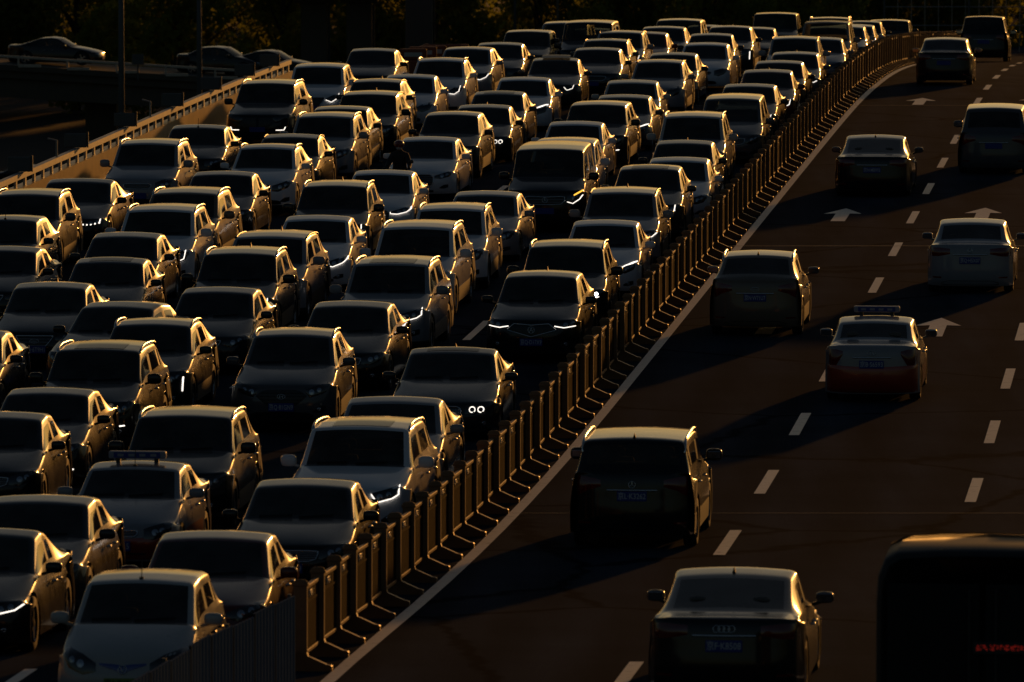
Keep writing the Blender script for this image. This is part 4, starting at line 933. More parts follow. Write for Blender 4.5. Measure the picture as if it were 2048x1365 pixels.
# ------------------------------------------------------------------ the jam: every vehicle facing the camera
# lane, roof-centre pixel x, roof-top pixel y, model, paint, face, running light, options
J = [
 ('A', 298, 1148, 'hatch', 'pearl', 'mouth', None, dict(a=3, e='V', p='京A·D48665', pc='green', k='white electric hatchback with a blue grille bar')),
 ('A', 440, 1065, 'sedan', 'maroon', 'vee', None, dict(a=0, k='maroon sedan behind the grey ribbed boards')),
 ('A', 620, 955, 'sedan', 'black', 'wide', None, dict(e='H', p='京·H5469', k='black sedan with a wide chrome-edged grille')),
 ('A', 735, 836, 'bigsuv', 'white', 'hex', 'outline', dict(r=1, s=1, e='oval', k='white suv with silver roof rails and a hexagonal grille')),
 ('A', 790, 795, 'lowsedan', 'silver', 'smooth', 'outline', dict(k='low silver sedan with lit hooked running lights')),
 ('A', 905, 690, 'lowsedan', 'dark', 'kidney', 'rings', dict(a=1, s=1, k='dark sedan with kidney grille and ring lights')),
 ('A', 1088, 543, 'cross', 'black', 'diamond', 'bottom', dict(a=1, e='caliper', p='京Q·D17X9', k='black crossover with a diamond grille')),
 ('A', 1137, 483, 'suv', 'black', 'single', 'beam', dict(r=1, k='black suv with one dazzling headlight')),
 ('A', 1215, 442, 'sedan', 'white', 'smooth', 'top', dict(k='white sedan with lit slanting running lights')),
 ('A', 1247, 373, 'suv', 'silver', 'single', 'bottom', dict(r=2, a=1, e='VW', k='silver suv with lit lower light strips')),
 ('A', 1300, 333, 'cross', 'dark', 'hex', 'dots', dict(s=1, k='dark crossover with dotted running lights')),
 ('A', 1363, 315, 'sedan', 'white', 'bar', None, dict(k='white sedan')),
 ('A', 1370, 282, 'sedan', 'dark', 'bar', None, dict(a=1, k='dark sedan')),
 ('A', 1385, 228, 'bigsuv', 'pearl', 'hex', 'tick', dict(r=1, k='pearl suv with tall silver roof rails')),
 ('A', 1470, 187, 'mpv', 'grey', 'wide', None, dict(k='grey minivan')),
 ('A', 1500, 167, 'sedan', 'dark', 'single', 'tick', dict(k='dark sedan')),
 ('A', 1537, 140, 'sedan', 'maroon', 'bar', 'tick', dict(a=1, k='maroon sedan with lit corner lights')),
 ('A', 1560, 119, 'sedan', 'black', 'vee', None, dict(k='black sedan')),
 ('A', 1593, 101, 'sedan', 'grey', 'hex', 'bottom', dict(a=1, k='grey sedan')),
 ('A', 1645, 74, 'sedan', 'silver', 'bar', None, dict(k='silver sedan')),
 ('A', 1588, 72, 'suv', 'silver', 'bar', None, dict(r=2, k='silver suv')),
 ('A', 1651, 52, 'sedan', 'grey', 'bar', None, dict(k='grey sedan')),
 ('A', 1660, 30, 'bigsuv', 'dark', 'bar', None, dict(r=1, k='dark suv with bright roof rails')),
 ('A', 1708, 34, 'cross', 'dark', 'bar', None, dict(k='dark crossover')),
 ('A', 1760, 31, 'boxsuv', 'black', 'bar', None, dict(a=1, k='boxy black suv')),
 ('B', -22, 1057, 'lowsedan', 'black', 'single', 'bottom', dict(k='black sedan cut by left edge with lit strip')),
 ('B', 74, 1003, 'sedan', 'dark', 'bar', None, dict(k='dark sedan with chrome-rimmed headlights')),
 ('B', 292, 922, 'oldsedan', 'silver', 'oldtaxi', None, dict(a=3, e='slantH', p='京B·R5715', k='silver and orange taxi with a roof sign', n='taxi', cat='taxi')),
 ('B', 388, 817, 'suv', 'black', 'old', None, dict(r=1, a=0, k='old black suv with curved roof rails')),
 ('B', 594, 662, 'cross', 'grey', 'hex', None, dict(r=1, e='slantH', p='京Q·81GN9', k='dark grey crossover with a hexagonal grille')),
 ('B', 712, 604, 'sedan', 'black', 'wide', None, dict(k='black sedan with a wide slatted grille')),
 ('B', 793, 511, 'bigsuv', 'silver', 'hex', 'outline', dict(r=1, s=1, e='oval', k='silver suv with sunroof and lit light outlines')),
 ('B', 838, 446, 'bigsuv', 'white', 'hex', 'bottom', dict(r=1, k='tall white suv with heavy roof rails')),
 ('B', 905, 409, 'suv', 'white', 'bar', None, dict(r=1, e='VW', k='white suv with thin roof rails')),
 ('B', 974, 379, 'sedan', 'silver', 'bar', None, dict(k='silver sedan with double round headlights')),
 ('B', 1115, 291, 'van', 'black', 'van', 'bottom', dict(e='star', p='京L·JX405', k='black passenger van with a star emblem')),
 ('B', 1138, 276, 'suv', 'white', 'bar', None, dict(k='white suv hidden behind the black van')),
 ('B', 1150, 243, 'sedan', 'white', 'bar', None, dict(k='white sedan')),
 ('B', 1198, 199, 'suv', 'black', 'bar', 'bar', dict(k='black suv with lit bar lights')),
 ('B', 1250, 186, 'sedan', 'grey', 'smooth', 'top', dict(k='grey sedan with slanting lit lights')),
 ('B', 1262, 157, 'sedan', 'pearl', 'bar', None, dict(k='pearl sedan')),
 ('B', 1318, 117, 'cross', 'silver', 'mouth', None, dict(r=2, k='silver crossover with round headlights')),
 ('B', 1345, 106, 'sedan', 'dark', 'bar', None, dict(k='dark sedan')),
 ('B', 1415, 85, 'sedan', 'white', 'old', None, dict(k='white sedan')),
 ('B', 1420, 67, 'sedan', 'dark', 'bar', None, dict(k='dark sedan')),
 ('B', 1460, 51, 'cross', 'dark', 'bar', 'vertical', dict(a=1, k='dark crossover with a lit lower lamp')),
 ('B', 1512, 52, 'sedan', 'black', 'bar', None, dict(k='black sedan')),
 ('B', 1550, 23, 'van', 'black', 'van', None, dict(k='large black van')),
 ('C', 16, 823, 'sedan', 'black', 'wide', None, dict(k='black sedan cut by the left edge')),
 ('C', 108, 773, 'sedan', 'black', 'single', 'fogbar', dict(k='black sedan with a lit low bar')),
 ('C', 216, 688, 'suv', 'black', 'wide', 'bar', dict(r=1, s=1, k='black suv with roof rails and sunroof')),
 ('C', 322, 636, 'cross', 'dark', 'wide', 'vertical', dict(r=1, k='dark crossover with a vertical lit strip')),
 ('C', 453, 575, 'sedan', 'dark', 'vee', None, dict(p='京N·2705', k='dark sedan with chrome vee grille')),
 ('C', 491, 500, 'suv', 'black', 'kidney', 'loop', dict(r=1, a=1, k='black suv with kidney grille and lit loop lights')),
 ('C', 548, 465, 'suv', 'silver', 'single', 'double', dict(r=2, a=1, k='silver suv with double lit strips')),
 ('C', 643, 431, 'sedan', 'white', 'vee', 'outline', dict(k='white sedan with outlined headlights')),
 ('C', 672, 364, 'suv', 'black', 'kidney', 'loop', dict(r=1, a=1, k='black suv with one lit loop lamp')),
 ('C', 770, 336, 'sedan', 'white', 'single', 'outline', dict(e='rings', k='white sedan with arrow-shaped running lights')),
 ('C', 859, 271, 'sedan', 'white', 'single', None, dict(k='white sedan')),
 ('C', 903, 225, 'cross', 'black', 'bar', None, dict(k='black crossover')),
 ('C', 969, 207, 'sedan', 'black', 'kidney', 'rings', dict(a=1, k='black sedan with lit ring lights')),
 ('C', 996, 180, 'sedan', 'grey', 'bar', None, dict(s=1, k='grey sedan')),
 ('C', 1047, 152, 'sedan', 'white', 'mouth', 'top', dict(k='white sedan with slanting lit lights')),
 ('C', 1108, 112, 'sedan', 'dark', 'hex', 'tick', dict(s=2, k='dark sedan with its sunroof tilted open')),
 ('C', 1200, 93, 'sedan', 'black', 'wide', None, dict(k='black sedan')),
 ('C', 1196, 82, 'cross', 'grey', 'bar', None, dict(r=2, k='grey crossover')),
 ('C', 1245, 59, 'suv', 'silver', 'vee', 'tick', dict(r=2, k='silver suv with lit corner lights')),
 ('C', 1297, 65, 'sedan', 'red', 'bar', None, dict(k='dark red sedan')),
 ('C', 1322, 55, 'cross', 'silver', 'bar', None, dict(k='silver crossover')),
 ('C', 1362, 39, 'mpv', 'black', 'bar', None, dict(k='black minivan')),
 ('C', 1410, 52, 'sedan', 'dark', 'bar', None, dict(k='dark sedan')),
 ('D', -55, 655, 'sedan', 'dark', 'bar', None, dict(k='dark sedan cut by the left edge')),
 ('D', 117, 565, 'sedan', 'black', 'vee', None, dict(a=1, e='oval', p='京Q·6T9H1', k='black sedan with a vee grille')),
 ('D', 246, 605, 'sedan', 'black', 'bar', None, dict(rz=-7, k='black sedan nosing between two lanes')),
 ('D', 238, 511, 'sedan', 'dark', 'kidney', None, dict(s=1, k='dark sedan with a kidney grille')),
 ('D', 259, 464, 'sedan', 'dark', 'bar', None, dict(k='dark sedan with a gleaming mirror')),
 ('D', 312, 420, 'suv', 'white', 'bar', 'tick', dict(r=1, k='white suv with silver roof rails')),
 ('D', 378, 376, 'suv', 'brown', 'single', 'double', dict(r=1, k='brown suv with double lit strips')),
 ('D', 446, 343, 'sedan', 'black', 'single', None, dict(k='black sedan')),
 ('D', 536, 289, 'cross', 'white', 'kidney', None, dict(r=1, k='white crossover with a kidney grille')),
 ('D', 580, 267, 'sedan', 'black', 'bar', None, dict(r=2, k='black sedan with short roof rails')),
 ('D', 646, 231, 'suv', 'silver', 'vee', None, dict(r=1, k='silver suv with silver roof rails')),
 ('D', 680, 209, 'cross', 'black', 'single', 'double', dict(k='black crossover with stacked lit bars')),
 ('D', 740, 183, 'suv', 'black', 'bar', None, dict(a=1, r=2, k='black suv')),
 ('D', 747, 158, 'cross', 'dark', 'bar', None, dict(a=1, r=2, k='dark crossover')),
 ('D', 820, 148, 'sedan', 'white', 'mouth', None, dict(k='white sedan')),
 ('D', 883, 117, 'cross', 'white', 'smooth', 'tick', dict(r=1, k='white crossover with small roof rails')),
 ('D', 935, 90, 'cross', 'silver', 'smooth', 'bottom', dict(k='silver crossover with a huge windscreen')),
 ('D', 1004, 84, 'sedan', 'dark', 'bar', None, dict(k='dark sedan')),
 ('D', 1062, 57, 'suv', 'black', 'single', 'bottom', dict(k='black suv')),
 ('D', 1118, 50, 'mpv', 'silver', 'bar', None, dict(k='silver minivan')),
 ('D', 1172, 59, 'sedan', 'dark', 'bar', None, dict(k='dark sedan')),
 ('D', 1182, 42, 'van', 'black', 'van', None, dict(k='black van')),
 ('E', 15, 491, 'sedan', 'black', 'vee', None, dict(k='black sedan cut by the left edge')),
 ('E', 24, 429, 'cross', 'dark', 'bar', None, dict(a=3, k='dark crossover cut by the left edge')),
 ('E', 62, 382, 'suv', 'grey', 'bar', None, dict(r=1, k='grey suv with bright roof rails')),
 ('E', 165, 358, 'lowsedan', 'black', 'single', 'dots', dict(k='low black sedan with dotted running lights')),
 ('E', 307, 282, 'suv', 'silver', 'old', None, dict(r=1, a=0, k='silver wagon with hooped roof rails')),
 ('E', 401, 247, 'sedan', 'black', 'bar', None, dict(a=3, k='black sedan')),
 ('E', 540, 158, 'bigsuv', 'black', 'hex', 'el', dict(r=1, e='slantH', k='big black suv with L-shaped lit lamps')),
 ('E', 643, 126, 'suv', 'white', 'vee', 'tick', dict(k='white suv with boomerang lights')),
 ('E', 750, 98, 'sedan', 'black', 'bar', 'bottom', dict(k='black sedan')),
]
LANE = {'A': 'in the lane beside the bronze railing', 'B': 'in the second lane from the bronze railing', 'C': 'in the middle lane of the jam', 'D': 'in the second lane from the parapet', 'E': 'in the lane beside the concrete parapet'}
ORD = ['nearest', 'second', 'third', 'fourth', 'fifth', 'sixth', 'seventh', 'eighth', 'ninth', 'tenth', 'eleventh', 'twelfth', 'thirteenth', 'fourteenth', 'fifteenth', 'sixteenth', 'seventeenth', 'eighteenth', 'nineteenth', 'twentieth', 'twenty-first', 'twenty-second', 'twenty-third', 'twenty-fourth', 'twenty-fifth', 'twenty-sixth', 'twenty-seventh', 'twenty-eighth']
LC = dict(A=-12.97, B=-16.15, C=-19.4, D=-22.7, E=-26.0)
CARS = []
for lane, px, py, mk, paint, fk, drl, op in J:
    H = MODELS[mk]['H']; c, y = pix(px, py, H - .01)
    c = lerp(c, LC[lane], .15) if abs(c - LC[lane]) < 1.2 else c
    CARS.append([lane, c, y - .25, mk, paint, fk, drl, op])
# keep bumpers apart inside each lane
for lane in 'ABCDE':
    L_ = sorted([k for k in CARS if k[0] == lane], key=lambda k: k[2])
    for a, b in zip(L_, L_[1:]):
        need = (MODELS[a[3]]['L'] + MODELS[b[3]]['L']) / 2 + .35
        if b[2] - a[2] < need and abs(a[1] - b[1]) < 1.9: print('tight', lane, a[7]['k'], '|', b[7]['k'], round(b[2] - a[2], 2), 'need', round(need, 2)); b[2] = a[2] + need
    for i, k in enumerate(L_):
        op = k[7]; lab = '%s, %s %s' % (op['k'], ORD[i], LANE[lane])
        wl = lab.split()
        if len(wl) > 16: lab = '%s, %s %s' % (op['k'], ORD[i], {'A': 'beside the bronze railing', 'B': 'one lane off railing', 'C': 'in middle lane', 'D': 'one lane off parapet', 'E': 'beside the parapet'}[lane])
        print(lane, i, round(k[1], 2), round(k[2], 1), len(lab.split()), lab)
        o = place_car(k[1], k[2], k[3], k[4], k[5], k[6], op.get('p'), op.get('pc', 'blue'), op.get('r', 0), op.get('s', 0), op.get('a', 0), op.get('e'), rz=R(op.get('rz', random.uniform(-1.0, 1.0))), label=lab, group='vehicles queuing towards the camera', name=op.get('n'), cat=op.get('cat'))
        o.scale = (random.uniform(.975, 1.02), random.uniform(.96, 1.02), random.uniform(.965, 1.02))
        if op.get('n') == 'taxi': taxi1 = o; o.scale = (1, 1, 1)
# roofs seen beyond the crest
for px, py, mk, lab in ((1811, 41, 'mpv', 'pale minivan roof just over the crest behind the railing, leftmost of four'), (1822, 48, 'sedan', 'low car roof in front of the pale minivan at the crest'), (1845, 41, 'mpv', 'second pale minivan roof over the crest behind the railing'), (1873, 50, 'sedan', 'last car roof over the crest at the far end of railing')):
    c, y = pix(px, py, MODELS[mk]['H']); place_car(-13.1 if c > -14 else c, y, mk, 'pearl', label=lab, group='vehicles queuing towards the camera', lod=2)
    print('far', c, y)

# ------------------------------------------------------------------ the right-hand carriageway: vehicles driving away
def away(px, py, mk, paint, label, plate=None, plcol='blue', **kw):
    c, y = pix(px, py, 0.0); s = MODELS[mk]; yc = y + s['L'] / 2 - s['ro'] + .15
    print('away', label, round(c, 2), round(y, 1))
    return place_car(c, yc, mk, paint, kw.pop('fk', 'bar'), None, plate, plcol, kw.pop('r', 0), kw.pop('s', 0), kw.pop('a', 0), kw.pop('e', None), away=True, lod=kw.pop('lod', 0), label=label, group='vehicles driving away from the camera', **kw)
away(1457, 1392, 'lowsedan', 'black', 'black sedan nearest the camera on the open carriageway, left of the bus', '京F·K8508', a=1, e='rings')
away(1271, 1092, 'boxsuv', 'black', 'black boxy suv with silver roof rails driving beside the railing', '京L·K3262', r=1, a=1, e='star')
taxi2 = away(1747, 799, 'oldsedan', 'silver', 'white and orange taxi with roof sign driving away', '京B·S6593', fk='oldtaxi', e='slantH', name='taxi', cat='taxi')
away(1514, 669, 'cross', 'brown', 'brown crossover with raked rear window driving beside the railing', '京N·W71U7', r=1, a=1, e='oval')
away(1942, 583, 'sedan', 'silver', 'white sedan with dark red taillights at the right edge', '京Q·H5X07', e='VW')
away(1747, 391, 'lowsedan', 'black', 'dark red-black coupe-roofed sedan driving over the second arrow', '京N·MB992', a=1)
away(1989, 346, 'mpv', 'grey', 'grey minivan with a wide black rear window at right edge', None)
away(1889, 170, 'sedan', 'black', 'black sedan beyond the farthest lane arrow near the crest', None, s=0)
away(1968, 124, 'mpv', 'black', 'black tall car going over the crest at top right', None)

def roof_sign(car, label):
    root = empty('taxi_sign', car.location + Vector((0, .1, 0)), car.rotation_euler.z, car.rotation_euler.x); H = 1.43
    mb = MB(); mb.box(-.42, .42, -.08, .08, H + .03, H + .14, bev=.03); body = mb.build('sign_box', M['sign'], root, False)
    for sy in (-1, 1):
        mb = MB(); mb.box(-.34, .34, sy * .082 - .003, sy * .082 + .003, H + .045, H + .125); mb.build('sign_face', M['blue'], body)
        for fx in (-.24, -.08, .08, .24):
            mb = MB(); mb.box(fx - .045, fx + .045, sy * .088 - .002, sy * .088 + .002, H + .065, H + .105); mb.build('sign_mark', M['sign'], body)
    for sx in (-.28, .28):
        mb = MB(); mb.box(sx - .03, sx + .03, -.05, .05, H - .03, H + .035); mb.build('foot', M['trim'], root)
    tag(root, label, 'taxi sign')
roof_sign(taxi1, 'blue and grey roof sign on the taxi in the jam')
roof_sign(taxi2, 'blue and grey roof sign on the taxi driving away')

# ------------------------------------------------------------------ box truck at the lower right corner
root = empty('box_truck'); c, yb = -2.38, 80.0; bw, bh, bl_ = 1.12, 2.86, 1.5
def box_section(y, fw, fh, z0=.75):
    a = bw * fw; h = bh * fh
    prof = [(-a * .97, z0), (-a, 1.2), (-a, h * .80), (-a * .985, h * .90), (-a * .92, h * .962), (-a * .80, h * .988), (-a * .4, h * .998), (0, h), (a * .4, h * .998), (a * .80, h * .988), (a * .92, h * .962), (a * .985, h * .90), (a, h * .80), (a, 1.2), (a * .97, z0)]
    return [(x, y, z) for x, z in prof]
mb = MB(); secs = [(0, .95, .975), (.03, .985, .99), (.12, 1, 1), (.8, 1, 1), (1.8, 1, 1), (bl_ - .1, 1, 1), (bl_, .97, .985)]; V = []; F = []
for y, fw, fh in secs: V += box_section(y, fw, fh)
for i in range(len(secs) - 1):
    for k in range(14): F.append((15 * i + k, 15 * i + k + 1, 15 * i + 16 + k, 15 * i + 15 + k))
F.append(tuple(range(15))); F.append(tuple(15 * (len(secs) - 1) + k for k in range(15))[::-1])
mb.add(V, F); body = mb.build('cargo_box', M['plastic'], root, True)
for sg in (1, -1):
    mb = MB(); mb.box(*sorted((sg * .03, sg * 1.0)), -.03, .004, .95, 2.5, bev=.02); dr = mb.build('rear_door', M['under'], root)
    mb = MB(); mb.tube([(sg * .14, -.05, 1.0), (sg * .14, -.05, 2.45)], .014, 6); mb.build('handle', M['plastic'], dr)
    mb = MB(); mb.box(*sorted((sg * .72, sg * 1.02)), -.10, -.02, .55, .70, bev=.02); mb.build('taillight', M['red'], root)
mb = MB(); mb.box(-1.05, 1.05, -.09, .0, .72, .86, bev=.02); mb.build('rear_bumper', M['plastic'], root)
mb = MB(); mb.box(-.10, .98, -.075, -.034, 1.77, 1.90, bev=.008); dp = mb.build('message_display', M['dark'], root)
mb = MB(); random.seed(3)
for i in range(84):
    for j in range(5):
        if random.random() < .5 and i % 6 != 5: x = -.06 + i * .012; z = 1.815 + j * .012; mb.box(x - .0045, x + .0045, -.080, -.0765, z - .004, z + .004)
dd = mb.build('display_dots', M['led'], dp); dd['kind'] = 'stuff'
mb = MB(); mb.box(-.45, .45, -.05, bl_ + 1.7, .45, .74, bev=.02); mb.build('chassis', M['under'], root)
mb = MB()
V = []; F = []; cs = [(bl_ + .12, .9, 2.12), (bl_ + .3, .95, 2.2), (bl_ + 1.1, .95, 2.18), (bl_ + 1.55, .93, 1.3), (bl_ + 1.7, .92, .6)]
for y, w_, h in cs: V += [(-w_, y, .42), (-w_, y, h - .12), (-w_ * .9, y, h), (w_ * .9, y, h), (w_, y, h - .12), (w_, y, .42)]
for i in range(4):
    for k in range(6): F.append((6 * i + k, 6 * i + (k + 1) % 6, 6 * i + 6 + (k + 1) % 6, 6 * i + 6 + k))
F += [(0, 1, 2, 3, 4, 5), tuple(24 + k for k in range(6))[::-1]]
mb.add(V, F); cb = mb.build('cab', M['paint'], root); cb.color = (.03, .03, .035, 1)
mb = MB(); mb.box(.30, .85, bl_ + .35, bl_ + .7, 2.19, 2.60, bev=.08); mb.build('roof_beacon_box', M['trim'], cb)
for sg in (1, -1):
    mb = MB(); mb.box(sg * 1.12 - .08, sg * 1.12 + .08, bl_ + 1.35, bl_ + 1.42, 1.35, 1.75, bev=.02); mb.build('mirror', M['trim'], cb)
    for y in (.75, bl_ + .95):
        mb = MB(); mb.lathe_x([(0, .20), (0, .34), (sg * -.03, .37), (sg * -.24, .37)], (sg * .98, y, .37), 18); wh = mb.build('wheel', M['tyre'], root, True)
        mb = MB(); mb.lathe_x([(sg * .01, .02), (sg * .01, .22)], (sg * .98, y, .37), 14); mb.build('rim', M['rim'], wh)
root.location = rp(c, yb); root.rotation_euler = (math.atan((gzs(yb + 4) - gzs(yb)) / 4), 0, HEAD)
tag(root, 'dark box truck with red display dots, cut by the lower right corner', 'truck')

# ------------------------------------------------------------------ rider on a scooter between the cars
def skin_mesh(name, verts, edges, radii, m, lv=2):
    me = bpy.data.meshes.new(name); me.from_pydata(verts, edges, []); o = bpy.data.objects.new(name, me); COL.objects.link(o)
    sk = o.modifiers.new('sk', 'SKIN'); sk.use_smooth_shade = True
    for i, r in enumerate(radii): me.skin_vertices[0].data[i].radius = (r, r) if not hasattr(r, '__len__') else r
    me.skin_vertices[0].data[0].use_root = True
    sb = o.modifiers.new('sb', 'SUBSURF'); sb.levels = lv; sb.render_levels = lv
    dg = bpy.context.evaluated_depsgraph_get(); r_ = bpy.data.meshes.new_from_object(o.evaluated_get(dg)); bpy.data.objects.remove(o)
    r_.materials.clear(); r_.materials.append(m); r_.name = name
    for p_ in r_.polygons: p_.use_smooth = True
    return r_
c, y = pix(797, 293, 1.56); print('rider', c, y)
sp = rp(c, y)
sc_ = empty('motor_scooter', sp, HEAD)
mb = MB(); mb.sq((0, .25, .62), (.17, .48, .16), 3, 14, 8); mb.sq((0, .55, .45), (.15, .30, .22), 3, 12, 8); mb.box(-.15, .15, -.42, .2, .26, .34, bev=.03); mb.build('body', M['trim'], sc_, True)
mb = MB(); rm = Matrix.Rotation(R(-20), 3, 'X'); mb.box(-.17, .17, -.03, .04, 0, .62, rot=rm, at=(0, -.62, .34), bev=.03); fr_ = mb.build('front_fairing', M['trim'], sc_)
mb = MB(); mb.sq((0, -.60, .93), (.09, .05, .07), 2.4, 12, 8); mb.build('headlight', M['lens'], fr_, True)
mb = MB(); mb.tube([(-.33, -.38, 1.05), (-.18, -.44, 1.03), (0, -.46, 1.0), (.18, -.44, 1.03), (.33, -.38, 1.05)], .018, 6); hb = mb.build('handlebar', M['trim'], sc_, True)
for sg in (1, -1):
    mb = MB(); mb.sq((sg * .36, -.50, 1.22), (.06, .02, .045), 2.6, 10, 6); mb.tube([(sg * .26, -.42, 1.04), (sg * .35, -.48, 1.2)], .008, 4); mb.build('mirror', M['trim'], hb, True)
mb = MB(); mb.sq((0, .35, .80), (.15, .36, .06), 3, 12, 6); mb.build('seat', M['seat'], sc_, True)
for wy in (-.78, .66):
    mb = MB(); mb.lathe_x([(-.05, .13), (-.055, .20), (-.03, .235), (.03, .235), (.055, .20), (.05, .13)], (0, wy, .235), 18); wh = mb.build('wheel', M['tyre'], sc_, True)
    mb = MB(); mb.lathe_x([(-.04, .14), (-.03, .02), (.03, .02), (.04, .14)], (0, wy, .235), 14); mb.build('rim', M['rim'], wh)
mb = MB(); mb.tube([(0, -.78, .24), (0, -.66, .55), (0, -.52, .98)], .03, 6); mb.build('fork', M['rim'], sc_, True)
tag(sc_, 'black motor scooter squeezed between a white sedan and its neighbours', 'scooter')
pr = empty('person', sp, HEAD)
bv = [(0, .34, .86), (0, .30, 1.06), (0, .24, 1.26), (0, .20, 1.36), (0, .17, 1.44), (0, .15, 1.52),
      (.17, .21, 1.32), (.27, .05, 1.12), (.29, -.20, 1.06), (.30, -.34, 1.06), (-.17, .21, 1.32), (-.27, .05, 1.12), (-.29, -.20, 1.06), (-.30, -.34, 1.06),
      (.11, .26, .86), (.16, -.14, .84), (.15, -.24, .44), (.15, -.32, .38), (-.11, .26, .86), (-.16, -.14, .84), (-.15, -.24, .44), (-.15, -.32, .38)]
be = [(0, 1), (1, 2), (2, 3), (3, 4), (4, 5), (3, 6), (6, 7), (7, 8), (8, 9), (3, 10), (10, 11), (11, 12), (12, 13), (0, 14), (14, 15), (15, 16), (16, 17), (0, 18), (18, 19), (19, 20), (20, 21)]
br = [(.17, .13), (.17, .13), (.20, .14), (.12, .10), .06, .07, .085, .062, .045, .034, .085, .062, .045, .034, .10, .085, .055, .045, .10, .085, .055, .045]
bd = link_mesh('body', skin_mesh('body', bv, be, br, M['jacket']), pr)
mb = MB(); mb.sq((0, .13, 1.56), (.078, .095, .115), 2.2, 16, 12); mb.sq((0, .028, 1.545), (.014, .022, .024), 2, 8, 6)
for sg in (1, -1): mb.sq((sg * .08, .14, 1.55), (.012, .02, .03), 2, 8, 6); mb.sq((sg * .03, .045, 1.575), (.012, .008, .008), 2, 8, 6)
mb.build('head', M['skin'], pr, True)
mb = MB(); mb.sq((0, .14, 1.60), (.125, .145, .105), 2.2, 18, 10); mb.sq((0, .04, 1.615), (.085, .07, .02), 2.4, 14, 6); mb.build('helmet', M['helmet'], pr, True)
mb = MB(); mb.sq((0, .075, 1.515), (.068, .055, .05), 2.4, 14, 8); mb.build('face_mask', M['mask'], pr, True)
for sg in (1, -1):
    mb = MB(); mb.sq((sg * .30, -.385, 1.055), (.038, .045, .022), 2.6, 10, 6)
    for k in range(4):
        x0 = sg * .30 + (k - 1.5) * .019; ln = (.030, .036, .034, .026)[k]
        mb.tube([(x0, -.42, 1.065), (x0, -.42 - ln, 1.06), (x0, -.425 - ln, 1.03), (x0, -.405 - ln * .6, 1.012)], [.0095, .009, .0085, .007], 6)
    mb.tube([(sg * .30 - sg * .035, -.38, 1.05), (sg * .30 - sg * .052, -.40, 1.03), (sg * .30 - sg * .045, -.425, 1.015)], [.011, .010, .008], 6)
    mb.build('gloved_hand', M['dark'], pr, True)
tag(pr, 'rider in dark jacket, red helmet and pale mask sitting on the scooter', 'person')

# ------------------------------------------------------------------ beyond the parapet: a side viaduct, piers, lamp posts, trees
def vz(x): return -7.35 - .055 * (x + 26)
def slab(mb, x0, x1, y0, y1, zt0, zb0, n=14):
    V = []; F = []
    for i in range(n + 1):
        x = lerp(x0, x1, i / n); yy_ = y0 - .10 * (x + 26)
        for dy, dz in ((0, zb0), (y1 - y0, zb0), (y1 - y0, zt0), (0, zt0)): V.append((x, yy_ + dy, vz(x) + dz))
    for i in range(n):
        for k in range(4): k2 = (k + 1) % 4; F.append((4 * i + k, 4 * i + k2, 4 * i + 4 + k2, 4 * i + 4 + k))
    F += [(0, 1, 2, 3), tuple(4 * n + k for k in range(4))[::-1]]; mb.add(V, F)
vr = empty('side_viaduct', (-26, 394, vz(-26))); tag(vr, 'dark concrete ramp viaduct crossing behind the sunlit parapet', 'viaduct')
def vpart(name, mb, m, kind=None): o = mb.build(name, m); off_to(vr, o); return o
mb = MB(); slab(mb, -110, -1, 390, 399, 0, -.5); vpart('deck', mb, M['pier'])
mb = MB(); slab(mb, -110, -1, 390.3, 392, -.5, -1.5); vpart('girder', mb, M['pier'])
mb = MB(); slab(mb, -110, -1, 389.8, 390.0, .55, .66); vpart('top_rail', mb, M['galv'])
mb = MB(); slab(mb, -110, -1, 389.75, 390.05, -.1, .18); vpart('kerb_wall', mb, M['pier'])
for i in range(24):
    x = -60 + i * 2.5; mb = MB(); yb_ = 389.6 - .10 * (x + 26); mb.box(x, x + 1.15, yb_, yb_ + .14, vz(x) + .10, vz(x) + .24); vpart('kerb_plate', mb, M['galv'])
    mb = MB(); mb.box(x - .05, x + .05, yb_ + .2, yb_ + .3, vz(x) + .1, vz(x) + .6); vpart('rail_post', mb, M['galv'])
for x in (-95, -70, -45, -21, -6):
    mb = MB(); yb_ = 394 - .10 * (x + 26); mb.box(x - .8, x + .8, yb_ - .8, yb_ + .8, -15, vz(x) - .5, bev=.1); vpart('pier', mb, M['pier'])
for x in (-18.9, -3.2):
    mb = MB(); yb_ = 389.4 - .10 * (x + 26); mb.box(x - .3, x + .3, yb_, yb_ + .05, vz(x) + .62, vz(x) + 1.15, bev=.03); mb.box(x - .04, x + .04, yb_ + .05, yb_ + .1, vz(x) - .2, vz(x) + .7); o = mb.build('notice_board', M['cream' if x > -10 else 'pole']); tag(o, 'small pale board on the viaduct rail ' + ('near the dark piers' if x > -10 else 'beside the lamp post'), 'board')
HS = HEAD; 
for (px, mk, paint, rz, lab) in ((112, 'lowsedan', 'black', 84, 'dark sedan seen from the side on the far left viaduct'), (445, 'sedan', 'black', 78, 'dark sedan on the viaduct behind the lamp post'), (545, 'lowsedan', 'black', 80, 'black car on the viaduct left of the dark piers')):
    yv = 396.0; x = (px - 1024) / F_PX * (yv * _cp + 1.2); yv = 396 - .10 * (x + 26)
    place_car(x - SLOPE * yv, yv, mk, paint, 'smooth', rz=R(rz), lod=1, label=lab, group='cars on the side viaduct', snapz=vz(x) + .01).rotation_euler.x = 0
o = place_car(-25.2 - SLOPE * 406, 406, 'sedan', 'black', 'bar', rz=R(60), lod=1, label='dark car on the low ground under the side viaduct', snapz=-14.79); o.rotation_euler.x = 0

